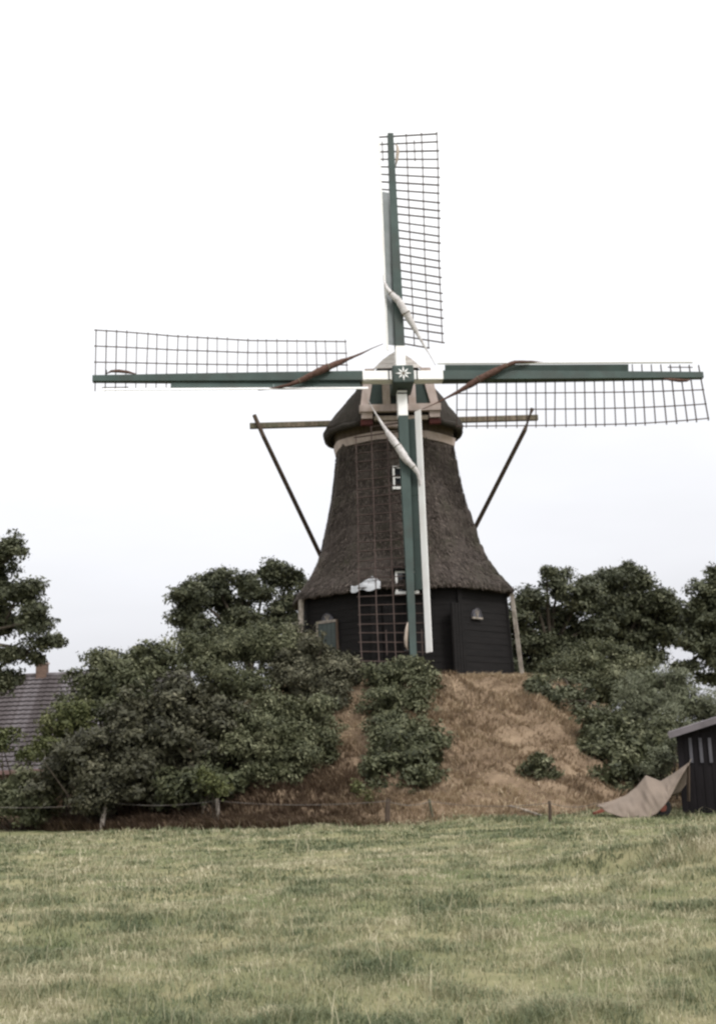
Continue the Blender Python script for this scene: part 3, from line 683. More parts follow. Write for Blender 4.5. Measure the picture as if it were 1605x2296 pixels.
def plant(name, label, cat, base, blobs, leafm, leaf=0.1, dens=110, seed=1, trunk_r=0.05, group=None, parts=('stems', 'foliage'), stems=None, vmean=0.5, spread=0.1, limbs=0, shell=0.55, aspect=0.5, flat=0.35):
    global NLEAF
    base = np.array(base, float)
    t = thing(name, label, cat, base, group)
    V, F, var, tw = leaves(blobs, leaf, dens, seed, spread=spread, vmean=vmean, shell=shell, aspect=aspect, flat=flat)
    NLEAF += len(F)
    mesh_obj(parts[1], V - base, F, leafm, t, var=var)
    g = np.random.default_rng(seed + 99)
    tb_ = MB(base)
    if stems is None:      # shrub: several stems out of one stool
        for (c, rad) in blobs:
            c = np.array(c)
            for _ in range(2):
                e = c + g.normal(0, 0.35, 3) * np.array(rad); b0 = base + np.append(g.normal(0, 0.15, 2), -0.15)
                md = (b0 * 0.5 + e * 0.5) + np.array([0, 0, 0.15]) + g.normal(0, 0.1, 3)
                tb_.tube([b0, md, e], [trunk_r, trunk_r * 0.7, trunk_r * 0.25], 6)
    else:                  # tree: trunk to a fork, limbs to every clump of the crown
        top = np.array(stems, float)
        m1 = base * 0.55 + top * 0.45 + np.append(g.normal(0, 0.12, 2), 0)
        tb_.tube([base - np.array([0, 0, 0.25]), base + np.array([0, 0, 0.5]), m1, top], [trunk_r * 1.35, trunk_r, trunk_r * 0.85, trunk_r * 0.6], 10)
        for (c, rad) in blobs:
            c = np.array(c); h = g.uniform(0.55, 1.0); b0 = base * (1 - h) + top * h
            md = b0 * 0.5 + c * 0.5 + np.array([0, 0, 0.25]) + g.normal(0, 0.15, 3)
            tb_.tube([b0, md, c], [trunk_r * 0.42, trunk_r * 0.3, trunk_r * 0.12], 7)
            for _ in range(limbs):
                d = g.normal(size=3); d /= np.linalg.norm(d); e = c + d * np.array(rad) * 0.85
                tb_.tube([md * 0.4 + c * 0.6, (c + e) / 2 + g.normal(0, 0.08, 3), e], [trunk_r * 0.16, trunk_r * 0.1, 0.012], 5)
    tb_.build(parts[0], M['bark'], t)
    return t
YM = np.arange(24, 60, 0.1)
def hit_y(px, py):
    P = np.array([0, 0, EYE]) + ray(px, py)[None, :] * (YM / ray(px, py)[1])[:, None]
    u = P[:, 2] < ground(P[:, 0], P[:, 1])
    return YM[np.argmax(u)] if u.any() else 99.0
def B(px, py, rx, ry, Y, rd=None):
    """clump of foliage: picture position, half width and height in picture units, at distance Y"""
    k = 1 / ppm(Y); rd = rd or (rx + ry) / 2
    h = hit_y(px, py)
    if h < 50 and Y < 46: Y = min(Y, h - 0.6 * rd * k)
    return (at(px, py, Y), (rx * k, rd * k, ry * k))

# trees behind
t = B
bl = [B(20, 1230, 38, 34, 45), B(-20, 1290, 60, 45, 45.5), B(45, 1330, 52, 34, 45), B(70, 1395, 58, 30, 44.6), B(0, 1400, 60, 40, 45.6), B(105, 1440, 40, 18, 44.5), B(20, 1465, 46, 20, 45),
      B(-30, 1500, 46, 34, 45), B(15, 1525, 34, 24, 45), B(-90, 1350, 60, 90, 46), B(-90, 1480, 50, 60, 45.5), B(85, 1475, 22, 9, 44.7)]
b0 = at(-95, 1700, 45.6); b0[2] = gz(b0[0], b0[1])
plant('broadleaf_tree', 'tall ragged dark tree at the left edge above the farmhouse roof', 'tree', b0, bl, M['leaf_dark'], 0.15, 420, 11, 0.2, 'trees behind the mill', ('trunk', 'crown'), at(-70, 1430, 45.6), spread=0.14, limbs=2, shell=0.55)
bl = [B(430, 1330, 48, 34, 54), B(480, 1300, 40, 24, 54.5), B(420, 1385, 42, 36, 54), B(500, 1350, 50, 36, 55), B(560, 1325, 46, 24, 54), B(600, 1285, 44, 26, 54.5), B(645, 1300, 36, 22, 55), B(530, 1400, 60, 40, 54), B(650, 1350, 30, 30, 55), B(620, 1400, 50, 34, 54.5), B(470, 1430, 70, 34, 54), B(545, 1300, 26, 14, 54.2), B(690, 1330, 26, 26, 55), B(690, 1390, 36, 30, 55)]
b0 = at(560, 1660, 54.6); b0[2] = gz(b0[0], b0[1])
plant('broadleaf_tree', 'spreading dark tree directly behind the mill on its left side', 'tree', b0, bl, M['leaf_dark'], 0.15, 450, 12, 0.22, 'trees behind the mill', ('trunk', 'crown'), at(560, 1420, 54.6), spread=0.14, limbs=2, shell=0.55)
bl = [B(1180, 1350, 44, 36, 50), B(1250, 1315, 34, 44, 50.5), B(1170, 1420, 50, 44, 50), B(1240, 1385, 50, 40, 51), B(1300, 1340, 40, 40, 50), B(1215, 1470, 60, 34, 50), B(1290, 1420, 44, 30, 51), B(1160, 1490, 44, 40, 50), B(1225, 1285, 12, 14, 50), B(1330, 1400, 34, 30, 50.5), B(1325, 1325, 34, 30, 50.8), B(1205, 1440, 50, 30, 50.6), B(1270, 1460, 44, 28, 50.4), B(1150, 1380, 34, 40, 50), B(1200, 1510, 60, 30, 50), B(1270, 1500, 50, 30, 50), B(1310, 1470, 40, 34, 50.6)]
b0 = at(1230, 1640, 50.4); b0[2] = gz(b0[0], b0[1])
plant('broadleaf_tree', 'dark tree just right of the mill with sky showing through it', 'tree', b0, bl, M['leaf_dark'], 0.15, 360, 13, 0.22, 'trees behind the mill', ('trunk', 'crown'), at(1235, 1450, 50.4), spread=0.14, limbs=2, shell=0.55)
bl = [B(1375, 1320, 44, 40, 54), B(1415, 1295, 36, 28, 54.5), B(1440, 1350, 52, 34, 54), B(1380, 1385, 54, 38, 54), B(1470, 1395, 48, 34, 54.5), B(1440, 1440, 54, 30, 54), B(1510, 1370, 34, 30, 54), B(1350, 1445, 36, 24, 54.5), B(1400, 1275, 14, 12, 54), B(1500, 1430, 36, 24, 54), B(1470, 1475, 30, 12, 54), B(1355, 1290, 14, 12, 54), B(1345, 1355, 30, 34, 54.2), B(1400, 1430, 44, 26, 54.4), B(1530, 1400, 34, 24, 54.4), B(1380, 1480, 40, 24, 54), B(1440, 1310, 26, 22, 54), B(1400, 1470, 50, 26, 54.4), B(1350, 1410, 40, 36, 54), B(1480, 1350, 34, 26, 54), B(1420, 1390, 50, 34, 54.8)]
b0 = at(1430, 1660, 54.4); b0[2] = gz(b0[0], b0[1])
plant('broadleaf_tree', 'broad round topped tree on the right above the grey green shrub', 'tree', b0, bl, M['leaf_dark'], 0.15, 430, 14, 0.22, 'trees behind the mill', ('trunk', 'crown'), at(1430, 1450, 54.4), spread=0.14, limbs=2, shell=0.55)
bl = [B(1590, 1330, 44, 40, 48), B(1560, 1380, 40, 34, 48), B(1610, 1400, 44, 40, 48.5), B(1560, 1445, 44, 26, 48), B(1610, 1475, 44, 30, 48), B(1650, 1350, 50, 70, 49), B(1660, 1470, 50, 50, 49), B(1600, 1285, 18, 16, 48), B(1545, 1490, 34, 12, 48.2), B(1590, 1520, 30, 16, 48.4), B(1590, 1380, 36, 40, 48.6), B(1580, 1440, 36, 30, 48.8)]
b0 = at(1640, 1660, 48.6); b0[2] = gz(b0[0], b0[1])
plant('broadleaf_tree', 'dark tree cut off by the right edge, above the shed', 'tree', b0, bl, M['leaf_dark'], 0.15, 400, 15, 0.22, 'trees behind the mill', ('trunk', 'crown'), at(1630, 1450, 48.6), spread=0.14, limbs=2, shell=0.55)

# shrubs; each stands on the ground below its clumps
def shrub(label, blobs, leafm, base_px, Y, seed, name='shrub', cat='shrub', leaf=0.11, dens=520, group='shrubs on and around the mound', **kw):
    leaf *= 0.78 + 0.45 * ((seed * 37) % 11) / 10; dens *= (0.11 / max(leaf, 0.09)) ** 1.2
    b = np.mean([q[0] for q in blobs], 0); b[1] += 0.2; b[2] = gz(b[0], b[1])
    return plant(name, label, cat, b, blobs, leafm, leaf, dens, seed, kw.pop('stem', 0.035), group, **kw)
shrub('tall rounded shrub at the left of the mound, nearest the farmhouse', [B(270, 1520, 90, 70, 36), B(330, 1480, 80, 50, 36.5), B(210, 1560, 60, 60, 36), B(300, 1600, 110, 80, 35.5), B(220, 1480, 30, 20, 36)], M['leaf'], 280, 36, 21)
shrub('tall bushy shrub left of the mill, in front of the dark tree', [B(480, 1480, 85, 55, 38.5), B(550, 1450, 80, 60, 39), B(430, 1450, 55, 32, 38.5), B(610, 1440, 60, 44, 39), B(520, 1540, 100, 60, 38)], M['leaf'], 520, 38.6, 22, vmean=0.55)
shrub('shrub growing up to the mill door on its left', [B(740, 1488, 52, 38, 39), B(785, 1505, 32, 26, 39), B(660, 1440, 54, 40, 40), B(785, 1535, 30, 24, 38.6), B(740, 1575, 60, 44, 38), B(690, 1560, 70, 50, 38), B(640, 1470, 50, 40, 39), B(680, 1480, 60, 52, 38.8), B(740, 1500, 52, 40, 38.6), B(640, 1520, 60, 50, 38.6), B(770, 1520, 36, 32, 38.4), B(705, 1440, 26, 22, 38.6)], M['leaf_brown'], 690, 38.6, 23, vmean=0.6)
shrub('dark dusky shrub in the middle of the left thicket', [B(370, 1610, 100, 80, 33.6), B(450, 1570, 80, 60, 34), B(300, 1660, 90, 70, 33.4), B(400, 1680, 90, 70, 33.2), B(500, 1620, 60, 60, 33.8)], M['leaf_brown'], 385, 33.8, 24, vmean=0.45)
shrub('large green shrub right of the thicket with pale leaf tips', [B(600, 1620, 90, 60, 34.4), B(680, 1600, 70, 50, 34.6), B(560, 1680, 90, 66, 33.8), B(660, 1680, 80, 60, 33.8), B(720, 1640, 44, 44, 36), B(735, 1690, 34, 50, 36), B(620, 1730, 80, 36, 33.2)], M['leaf'], 630, 34.4, 25, vmean=0.58)
shrub('low dark shrub under the left thicket beside the leaning fence post', [B(190, 1700, 80, 70, 33), B(260, 1740, 80, 54, 32.6), B(140, 1740, 60, 56, 33), B(330, 1750, 70, 46, 32.4), B(210, 1780, 70, 36, 32.4)], M['leaf_brown'], 220, 33, 26, vmean=0.4)
shrub('low shrub filling the foot of the thicket between two fence posts', [B(430, 1750, 80, 44, 32.4), B(520, 1750, 60, 40, 32.6), B(380, 1775, 50, 30, 32.2)], M['leaf'], 450, 32.6, 27, vmean=0.38)
shrub('yellow green shrub at the farmhouse end of the thicket', [B(150, 1630, 50, 44, 34.5), B(120, 1680, 50, 36, 34.4), B(180, 1600, 40, 36, 34.8)], M['leaf_yellow'], 150, 34.5, 28, vmean=0.4)
shrub('pale low hedge bush in the left bottom corner of the thicket', [B(30, 1770, 70, 40, 34), B(90, 1790, 60, 40, 33.6), B(-30, 1790, 60, 44, 34), B(60, 1815, 80, 26, 33.4)], M['leaf'], 40, 34, 29, vmean=0.5)
shrub('loose olive shrub growing across the farmhouse roof', [B(10, 1660, 40, 30, 40), B(60, 1695, 44, 22, 40), B(-20, 1690, 40, 40, 40)], M['leaf_yellow'], 25, 40, 30, vmean=0.25, dens=170)
shrub('dark rounded shrub on the mound straight below the hanging sail', [B(890, 1535, 66, 52, 38), B(930, 1575, 50, 56, 38), B(870, 1595, 56, 52, 38), B(845, 1515, 44, 30, 38), B(925, 1510, 50, 32, 38), B(960, 1545, 26, 40, 38), B(900, 1630, 60, 36, 38)], M['leaf'], 895, 37, 31, vmean=0.5)
shrub('dark shrub lower down the mound beside the bare slope', [B(930, 1665, 62, 50, 36), B(960, 1705, 46, 56, 36), B(890, 1720, 66, 56, 36), B(950, 1755, 50, 40, 36), B(835, 1735, 42, 42, 36), B(870, 1670, 44, 36, 36)], M['leaf'], 915, 34.6, 32, vmean=0.46)
shrub('small pale shrub at the foot of the mound left of its bare slope', [B(800, 1770, 26, 18, 33), B(830, 1790, 20, 12, 33)], M['leaf_yellow'], 812, 33, 33, vmean=0.55, dens=200)
shrub('small dark bush alone on the bare brown slope', [B(1205, 1720, 30, 24, 34.5), B(1235, 1742, 24, 16, 34.3), B(1180, 1735, 18, 14, 34.4)], M['leaf'], 1208, 34.4, 34, vmean=0.5)
shrub('dark shrub at the top right edge of the bare slope', [B(1230, 1560, 44, 26, 41.5), B(1290, 1570, 50, 36, 41), B(1330, 1610, 50, 40, 40.5), B(1270, 1530, 44, 26, 42), B(1210, 1540, 30, 14, 41.6)], M['leaf_dark'], 1290, 41, 35, vmean=0.6)
shrub('tall olive shrub behind the mound, right of the mill', [B(1330, 1500, 66, 46, 42.5), B(1280, 1500, 50, 32, 43), B(1390, 1540, 56, 44, 42), B(1350, 1560, 60, 44, 41.6), B(1340, 1455, 40, 20, 43), B(1240, 1512, 40, 28, 43), B(1300, 1475, 46, 30, 43.5), B(1400, 1490, 50, 36, 43), B(1210, 1525, 30, 18, 43), B(1440, 1510, 46, 30, 42)], M['leaf'], 1340, 42.4, 36, vmean=0.6)
shrub('broad pale grey green shrub behind the shed', [B(1480, 1540, 70, 44, 39), B(1540, 1580, 70, 44, 38.5), B(1440, 1590, 70, 50, 38.6), B(1500, 1630, 80, 44, 38), B(1590, 1600, 50, 36, 38.5), B(1420, 1540, 40, 30, 39.4), B(1520, 1530, 50, 30, 39.4), B(1400, 1610, 44, 40, 38.4)], M['leaf_grey'], 1490, 38.6, 37, leaf=0.095, dens=480, vmean=0.5, aspect=0.3)
shrub('dark shrub between the bare slope and the tarpaulin', [B(1380, 1660, 66, 54, 36), B(1440, 1690, 60, 50, 35.4), B(1350, 1620, 50, 44, 36.6), B(1400, 1730, 56, 44, 35), B(1480, 1660, 50, 40, 35.6), B(1360, 1700, 34, 40, 35.6), B(1450, 1745, 50, 30, 34.6), B(1340, 1690, 34, 44, 36), B(1355, 1750, 34, 34, 35), B(1390, 1775, 34, 20, 34)], M['leaf'], 1410, 35.6, 38, vmean=0.45)
shrub('green bush standing between the shed wall and the tarpaulin', [B(1490, 1700, 40, 26, 33.6), B(1530, 1660, 30, 22, 34), B(1470, 1720, 30, 20, 33.4)], M['leaf_grey'], 1495, 33.8, 39, vmean=0.35, dens=260)
shrub('young sapling with a bright leafy top beside the middle fence post', [B(490, 1770, 24, 16, 31.0), B(480, 1750, 16, 14, 31.0), B(455, 1745, 10, 20, 31.2)], M['leaf_yellow'], 488, 31, 40, name='sapling', cat='sapling', vmean=0.35, dens=260, stem=0.012)

# ------------------------------------------------------------------ farmhouse on the left
YR, YE = 56.0, 51.0
rl, rr_p = at(-260, 1533, YR), at(420, 1497, YR)
zr = (at(90, 1515, YR))[2]; ze = at(60, 1727, YE)[2]
HX0, HX1 = -19.5, -7.5
hb = np.array([(HX0 + HX1) / 2, YR, 0.0])
house = thing('farmhouse', 'farmhouse with a long grey pantiled roof behind the left thicket', 'house', hb)
hw = MB(hb)
hw.obox(((HX0 + HX1) / 2, YR, ze / 2 - 0.1), ((HX1 - HX0) / 2 - 0.3, 0, 0), (0, YR - YE - 0.5, 0), (0, 0, ze / 2 + 0.1))
for x in (HX0 + 0.3, HX1 - 0.3):
    hw.add([(x, YE + 0.5, ze), (x, 2 * YR - YE - 0.5, ze), (x, YR, zr - 0.25), (x - 0.01, YE + 0.5, ze), (x - 0.01, 2 * YR - YE - 0.5, ze), (x - 0.01, YR, zr - 0.25)], [(0, 1, 2), (5, 4, 3)])
hw.build('wall', M['brick'], house)
rf_ = MB(hb)
for s in (-1, 1):
    e = YR + s * (YR - YE); 
    rf_.add([(HX0, YR, zr - 0.06), (HX1, YR, zr - 0.06), (HX1, e, ze - 0.06), (HX0, e, ze - 0.06), (HX0, YR, zr - 0.12), (HX1, YR, zr - 0.12), (HX1, e, ze - 0.12), (HX0, e, ze - 0.12)],
            [(0, 1, 2, 3), (7, 6, 5, 4), (2, 1, 5, 6), (0, 3, 7, 4), (3, 2, 6, 7)])
roof = rf_.build('roof', M['tile'], house)
ncourse = 21
L = math.hypot(YR - YE, zr - ze); sl_ = np.array([0, (YE - YR) / L, (ze - zr) / L]); nr_ = np.array([0, sl_[2], -sl_[1]]); nr_ = nr_ if nr_[2] > 0 else -nr_
nt2 = int((HX1 - HX0) / 0.24)
def course_mesh():
    V = []; F = []; nx = nt2 * 5 + 1; g = np.random.default_rng(5)
    cl = L / ncourse
    lift = np.repeat(g.normal(0, 0.006, nt2 + 1), 5)
    for j, (d, h) in enumerate(((0, -0.035), (0, 0.0), (cl + 0.06, 0.075), (cl + 0.06, -0.01))):
        for i in range(nx):
            x = HX0 + i * 0.24 / 5
            wv = 0.012 * math.sin(2 * math.pi * (i % 5) / 5) + lift[min(i, len(lift) - 1)]
            p = np.array([x, 0, 0]) + sl_ * d + nr_ * (h + wv); V.append(p)
    for j in range(3):
        for i in range(nx - 1): F.append((j * nx + i, j * nx + i + 1, (j + 1) * nx + i + 1, (j + 1) * nx + i))
    return V, F
Vc, Fc = course_mesh()
first = None
for i in range(ncourse):
    p = np.array([0, YR, zr]) + sl_ * (i * L / ncourse) - hb
    if first is None:
        first = mesh_obj('tile_course', Vc, Fc, M['tile'], roof); o = first
    else:
        o = first.copy(); COL.objects.link(o); o.parent = roof
    o.location = p + np.array([0, 0, 0])
MB(hb).tube([(HX0, YR, zr + 0.0), (HX1, YR, zr + 0.0)], 0.12, 10).build('ridge', M['tile'], roof, smooth=True)
cx0, cz1 = at(84, 1489, YR)[0], at(95, 1489, YR)[2]; cx1 = at(107, 1489, YR)[0]
ch = MB(hb); ch.obox(((cx0 + cx1) / 2, YR, (zr + cz1) / 2 - 0.2), ((cx1 - cx0) / 2, 0, 0), (0, 0.25, 0), (0, 0, (cz1 - zr) / 2 + 0.2)); chm = ch.build('chimney', M['brick'], roof, bevel=0.01)
MB(hb).obox(((cx0 + cx1) / 2, YR, cz1 + 0.03), ((cx1 - cx0) / 2 + 0.04, 0, 0), (0, 0.29, 0), (0, 0, 0.04)).build('chimney_cap', M['pale'], roof)
MB(hb).beam((HX0, YE - 0.06, ze - 0.05), (HX1, YE - 0.06, ze - 0.05), 0.12, 0.16).build('gutter_board', M['pinkfascia'], house)

# ------------------------------------------------------------------ shed on the right
YS = 29.2
sb = at(1560, 1830, YS); sb[2] = gz(sb[0], sb[1] ) - 0.02
shed = thing('shed', 'low black wooden shed with a pale sheet roof at the right edge', 'shed', sb)
xl = at(1518, 1750, YS)[0]; sb = np.array([xl, YS, sb[2]]); shed.location = Vector(sb); shed.rotation_euler = (0, 0, -R(16)); xr = xl + 4.2; zl = at(1516, 1641, YS)[2]; rise = (at(1605, 1612, YS)[2] - zl) / (at(1605, 1612, YS)[0] - at(1516, 1641, YS)[0])
xm = (xl + xr) / 2; zm = zl + rise * (xm - xl)
core = MB(sb)
def gab(y, i=0.0): return [(xl + 0.05 + i, y, sb[2] - 0.2), (xr - 0.05 - i, y, sb[2] - 0.2), (xr - 0.05 - i, y, zl - 0.05), (xm, y, zm - 0.06), (xl + 0.05 + i, y, zl - 0.05)]
core.add(gab(YS + 0.03) + gab(YS + 4.0), [(4, 3, 2, 1, 0)[::-1], (5, 6, 7, 8, 9)[::-1], (0, 1, 6, 5)[::-1], (1, 2, 7, 6)[::-1], (4, 0, 5, 9)[::-1]])
sw = core.build('wall', M['shed'], shed)
x = xl + 0.05
while x < xr - 0.2:
    w_ = random.uniform(0.15, 0.19); zt = zl - 0.07 + rise * (min(x, 2 * xm - x - w_) - xl)
    MB(sb).obox((x + w_ / 2, YS + random.uniform(0, 0.006), (sb[2] - 0.15 + zt) / 2), (w_ / 2 - 0.006, 0, 0), (0, 0.014, 0), (0, 0, (zt - sb[2] + 0.15) / 2)).build('plank', M['shed'], sw)
    x += w_
for s in (-1, 1):
    e = xl - 0.1 if s < 0 else xr + 0.1; ez = zl - rise * 0.1
    P = []
    nc = 26
    Vr, Fr = [], []
    for i in range(nc * 4 + 1):
        y = YS - 0.25 + (4.5) * i / (nc * 4); h = 0.018 * math.sin(i * math.pi / 2)
        Vr += [np.array([xm, y, zm + h + 0.02]), np.array([e, y, ez + h + 0.02]), np.array([xm, y, zm + h]), np.array([e, y, ez + h])]
    for i in range(nc * 4):
        b = i * 4; Fr += [(b, b + 1, b + 5, b + 4), (b + 2, b + 6, b + 7, b + 3), (b + 1, b + 3, b + 7, b + 5)]
    MB(sb).add(Vr, Fr).build('roof', M['shedroof'], shed)
    MB(sb).beam((e, YS - 0.27, ez - 0.05), (xm, YS - 0.27, zm - 0.05), 0.03, 0.13).build('verge_board', M['shedroof'], shed)
for px in (1548, 1570, 1590, 1611, 1632):
    c = at(px, 1682, YS - 0.04); wdt = 0.034
    MB(sb).obox(c, (wdt, 0, 0), (0, 0.012, 0), (0, 0, 0.27)).build('window_slat', M['slat'], shed)
# ------------------------------------------------------------------ tarpaulin over a farm cart
YT = 28.3
def tp(px, py, dy=0.0):
    return at(px, py, YT + dy)
cb = tp(1430, 1840); cb[2] = gz(cb[0], cb[1])
cart = thing('farm_cart', 'low rusty red farm cart under the tan tarpaulin', 'cart', cb)
zc = cb[2] + 0.2
xa, xb_ = tp(1382, 1820)[0], tp(1506, 1820)[0]
for y in (YT + 0.5, YT + 1.2): MB(cb).beam((xa, y, zc), (xb_, y, zc + 0.1), 0.07, 0.1).build('side_beam', M['rust'], cart)
for x in np.linspace(xa + 0.55, xb_ - 0.1, 5): MB(cb).obox((x, YT + 0.85, zc + 0.09 + 0.1 * (x - xa) / (xb_ - xa)), (0.08, 0, 0), (0, 0.34, 0), (0, 0, 0.015)).build('deck_plank', M['darkwood'], cart)
for x in (xa + 0.6, xb_ - 0.12):
    for y in (YT + 0.42, YT + 1.28):
        wz = gz(x, y) + 0.2
        wh = MB(cb); V = []; n = 18
        wh.tube([(x, y - 0.06, wz), (x, y - 0.05, wz), (x, y + 0.05, wz), (x, y + 0.06, wz)], [0.17, 0.2, 0.2, 0.17], n)
        wo = wh.build('wheel', M['rubber'], cart, smooth=False)
        MB(cb).tube([(x, y - 0.075, wz), (x, y + 0.075, wz)], [0.09, 0.09], 12).build('rim', M['rust'], wo)
MB(cb).beam((xa, YT + 0.5, zc), (xa - 0.45, YT + 0.3, cb[2] + 0.08), 0.06, 0.06).build('drawbar', M['rust'], cart)
pk = [tp(1447, 1741, 0.45), tp(1542, 1712, 0.5)]
for p in pk: MB(cb).beam((p[0] - 0.05, p[1] + 0.05, zc + 0.05), p - np.array([0, 0, 0.05]), 0.05, 0.05).build('stake', M['darkwood'], cart)
# the sheet: boundary and ridge points joined by a smooth patch
bot = [(1336, 1806, -0.2), (1362, 1822, -0.25), (1400, 1834, -0.3), (1445, 1838, -0.3), (1472, 1824, -0.25), (1492, 1802, -0.15), (1500, 1790, 0.0), (1543, 1712, 0.4)]
top = [(1336, 1804, -0.15), (1372, 1795, 0.1), (1402, 1783, 0.3), (1425, 1765, 0.4), (1447, 1738, 0.45), (1480, 1751, 0.5), (1510, 1733, 0.5), (1545, 1708, 0.5)]
V = []; F = []; nu, nv = 57, 25
for i in range(nu):
    u_ = i / (nu - 1) * 7
    a = np.array([np.interp(u_, range(8), [p[j] for p in bot]) for j in range(3)]); b = np.array([np.interp(u_, range(8), [p[j] for p in top]) for j in range(3)])
    for j in range(nv):
        v = j / (nv - 1); c = a * (1 - v) + b * v
        bulge = math.sin(math.pi * v) * (0.16 * math.sin(math.pi * i / (nu - 1)) + 0.03 * math.sin(u_ * 3.1 + v * 2) + 0.022 * math.sin(u_ * 6.3 - v * 5) + 0.02 * math.sin(u_ * 13 + v * 9))
        V.append(at(c[0], c[1], YT + c[2] - bulge))
b = len(V)
for i in range(nu):      # far side of the sheet, hanging down behind
    u_ = i / (nu - 1) * 7
    bq = np.array([np.interp(u_, range(8), [p[j] for p in top]) for j in range(3)])
    p = at(bq[0], bq[1], YT + bq[2]); h = max(0.02, p[2] - cb[2] - 0.25)
    for j in range(8):
        v = (j + 1) / 8; V.append(p + np.array([0.04 * math.sin(u_ * 4 + v * 3), 0.55 * v ** 0.8 * min(1, h), -h * 0.8 * v]))
V = np.array(V)
F = [(i * nv + j, (i + 1) * nv + j, (i + 1) * nv + j + 1, i * nv + j + 1) for i in range(nu - 1) for j in range(nv - 1)]
for i in range(nu - 1):
    F.append((i * nv + nv - 1, (i + 1) * nv + nv - 1, b + (i + 1) * 8, b + i * 8))
    F += [(b + i * 8 + j, b + (i + 1) * 8 + j, b + (i + 1) * 8 + j + 1, b + i * 8 + j + 1) for j in range(7)]
ta = mesh_obj('tarpaulin', V, F, M['tarp'], smooth=True)
m_ = ta.modifiers.new('solid', 'SOLIDIFY'); m_.thickness = 0.012
p_ = at(1545, 1708, YT + 0.5)
MB().tube([p_, p_ + np.array([0.1, 0.25, 0.05]), p_ + np.array([0.2, 0.55, 0.12])], 0.008, 6).build('rope', M['post'], ta)
tag(ta, 'tan tarpaulin pulled up to two points beside the black shed', 'tarpaulin')

# ------------------------------------------------------------------ wire fence along the foot of the mound
def foot(px, py):
    for Y in np.arange(22, 38, 0.05):
        p = at(px, py, Y)
        if p[2] <= gz(p[0], p[1]) + 0.005: return p
    return p
posts = [((228, 1862), (240, 1792), 0.13, 'post'), ((492, 1846), (487, 1790), 0.09, 'post'), ((868, 1850), (870, 1790), 0.12, 'darkwood'), ((972, 1838), (962, 1792), 0.06, 'oldwood'), ((1232, 1842), (1231, 1796), 0.075, 'darkwood')]
fp = foot(700, 1850)
fence = thing('wire_fence', 'sagging wire fence on crooked wooden posts along the foot of the mound', 'fence', fp)
tops = []
for (p0, p1, wd_, mm_) in posts:
    f = foot(*p0); tpt = at(p1[0], p1[1], f[1] + random.uniform(-0.05, 0.05)); d = tpt - f; mid_ = f + d * 0.5 + np.array([random.uniform(-0.015, 0.015), 0, 0])
    MB(fp).tube([f - d * 0.3, mid_, tpt], [wd_ / 2 * 1.05, wd_ / 2, wd_ / 2 * 0.9], 9).build('post', M[mm_], fence)
    tops.append((f, tpt))
f = foot(-60, 1868); tops.insert(0, (f, f + np.array([0, 0, 0.75]))); f = foot(1345, 1838); tops.append((f, f + np.array([0, 0, 0.4])))
for h in (0.9,):
    wr = MB(fp)
    for (a, b) in zip(tops[:-1], tops[1:]):
        p, q_ = a[0] + (a[1] - a[0]) * h, b[0] + (b[1] - b[0]) * h
        pts = [p * (1 - s) + q_ * s - np.array([0, 0.06, 0.09 * 4 * s * (1 - s)]) for s in np.linspace(0, 1, 9)]
        wr.tube(pts, 0.006, 5)
    wr.build('wire', M['wire'], fence)
s0, s1 = foot(1142, 1818), foot(1215, 1834)
st = MB((s0 + s1) / 2); st.tube([s0 + np.array([0, 0, 0.12]), (s0 + s1) / 2 + np.array([0, 0, 0.09]), s1 + np.array([0, 0, 0.05])], [0.02, 0.028, 0.022], 7)
so_ = st.build('fallen_branch', M['post']); so_.location = (s0 + s1) / 2
tag(so_, 'bleached fallen branch lying at the foot of the bare slope', 'branch')

# ------------------------------------------------------------------ grass
def blades(x, y, z, h, wdt, lean, var, seed, dirx=None):
    g = np.random.default_rng(seed); n = len(x)
    a = g.uniform(0, 2 * np.pi, n); la = g.uniform(0, 2 * np.pi, n) if dirx is None else dirx
    b = np.stack([x, y, z], 1); sd_ = np.stack([np.cos(a), np.sin(a), 0 * a], 1) * (wdt / 2)[:, None]
    ld = np.stack([np.cos(la), np.sin(la), 0 * la], 1)
    mid = b + ld * (h * lean * 0.35)[:, None] + np.array([0, 0, 1]) * (h * 0.62)[:, None]
    tip = b + ld * (h * lean)[:, None] + np.array([0, 0, 1]) * (h * (1 - 0.25 * lean))[:, None]
    b = b - np.array([0, 0, 0.02])
    V = np.stack([b - sd_, b + sd_, mid + sd_ * 0.8, tip, mid - sd_ * 0.8], 1).reshape(-1, 3)
    i = np.arange(n) * 5
    T = np.concatenate([np.stack([i, i + 1, i + 2], 1), np.stack([i, i + 2, i + 4], 1), np.stack([i + 4, i + 2, i + 3], 1)])
    return V, T, np.repeat(var, 5)
g = np.random.default_rng(77)
n = 470000
y = 7.2 * (31.5 / 7.2) ** g.random(n)
x = g.uniform(-1, 1, n) * (0.34 * y + 4.2)
tuft = fbm(x * 2.1, y * 1.7, 101, 4); pat = fbm(x * 0.7 + 5, y * 0.85, 103, 4); pat2 = fbm(x * 1.3, y * 1.6, 107, 3); stripe = fbm(x * 0.12, y * 0.75, 109, 3)
keep = g.random(n) < np.clip(0.35 + 1.3 * (tuft - 0.3), 0.25, 1)
x, y, tuft, pat, pat2, stripe = [v[keep] for v in (x, y, tuft, pat, pat2, stripe)]; n = len(x)
z = field_z(x, y)
rough = np.clip((y - 27.5) / 3, 0, 1)
hgt = (0.032 + 0.11 * np.clip(tuft - 0.4, 0, 1) + 0.02 * g.random(n)) * g.uniform(0.6, 1.4, n) * (1 + 0.9 * rough)
pat3 = fbm(x * 4.1, y * 4.6, 113, 3)
tall = np.zeros(n); tg = np.random.default_rng(5)
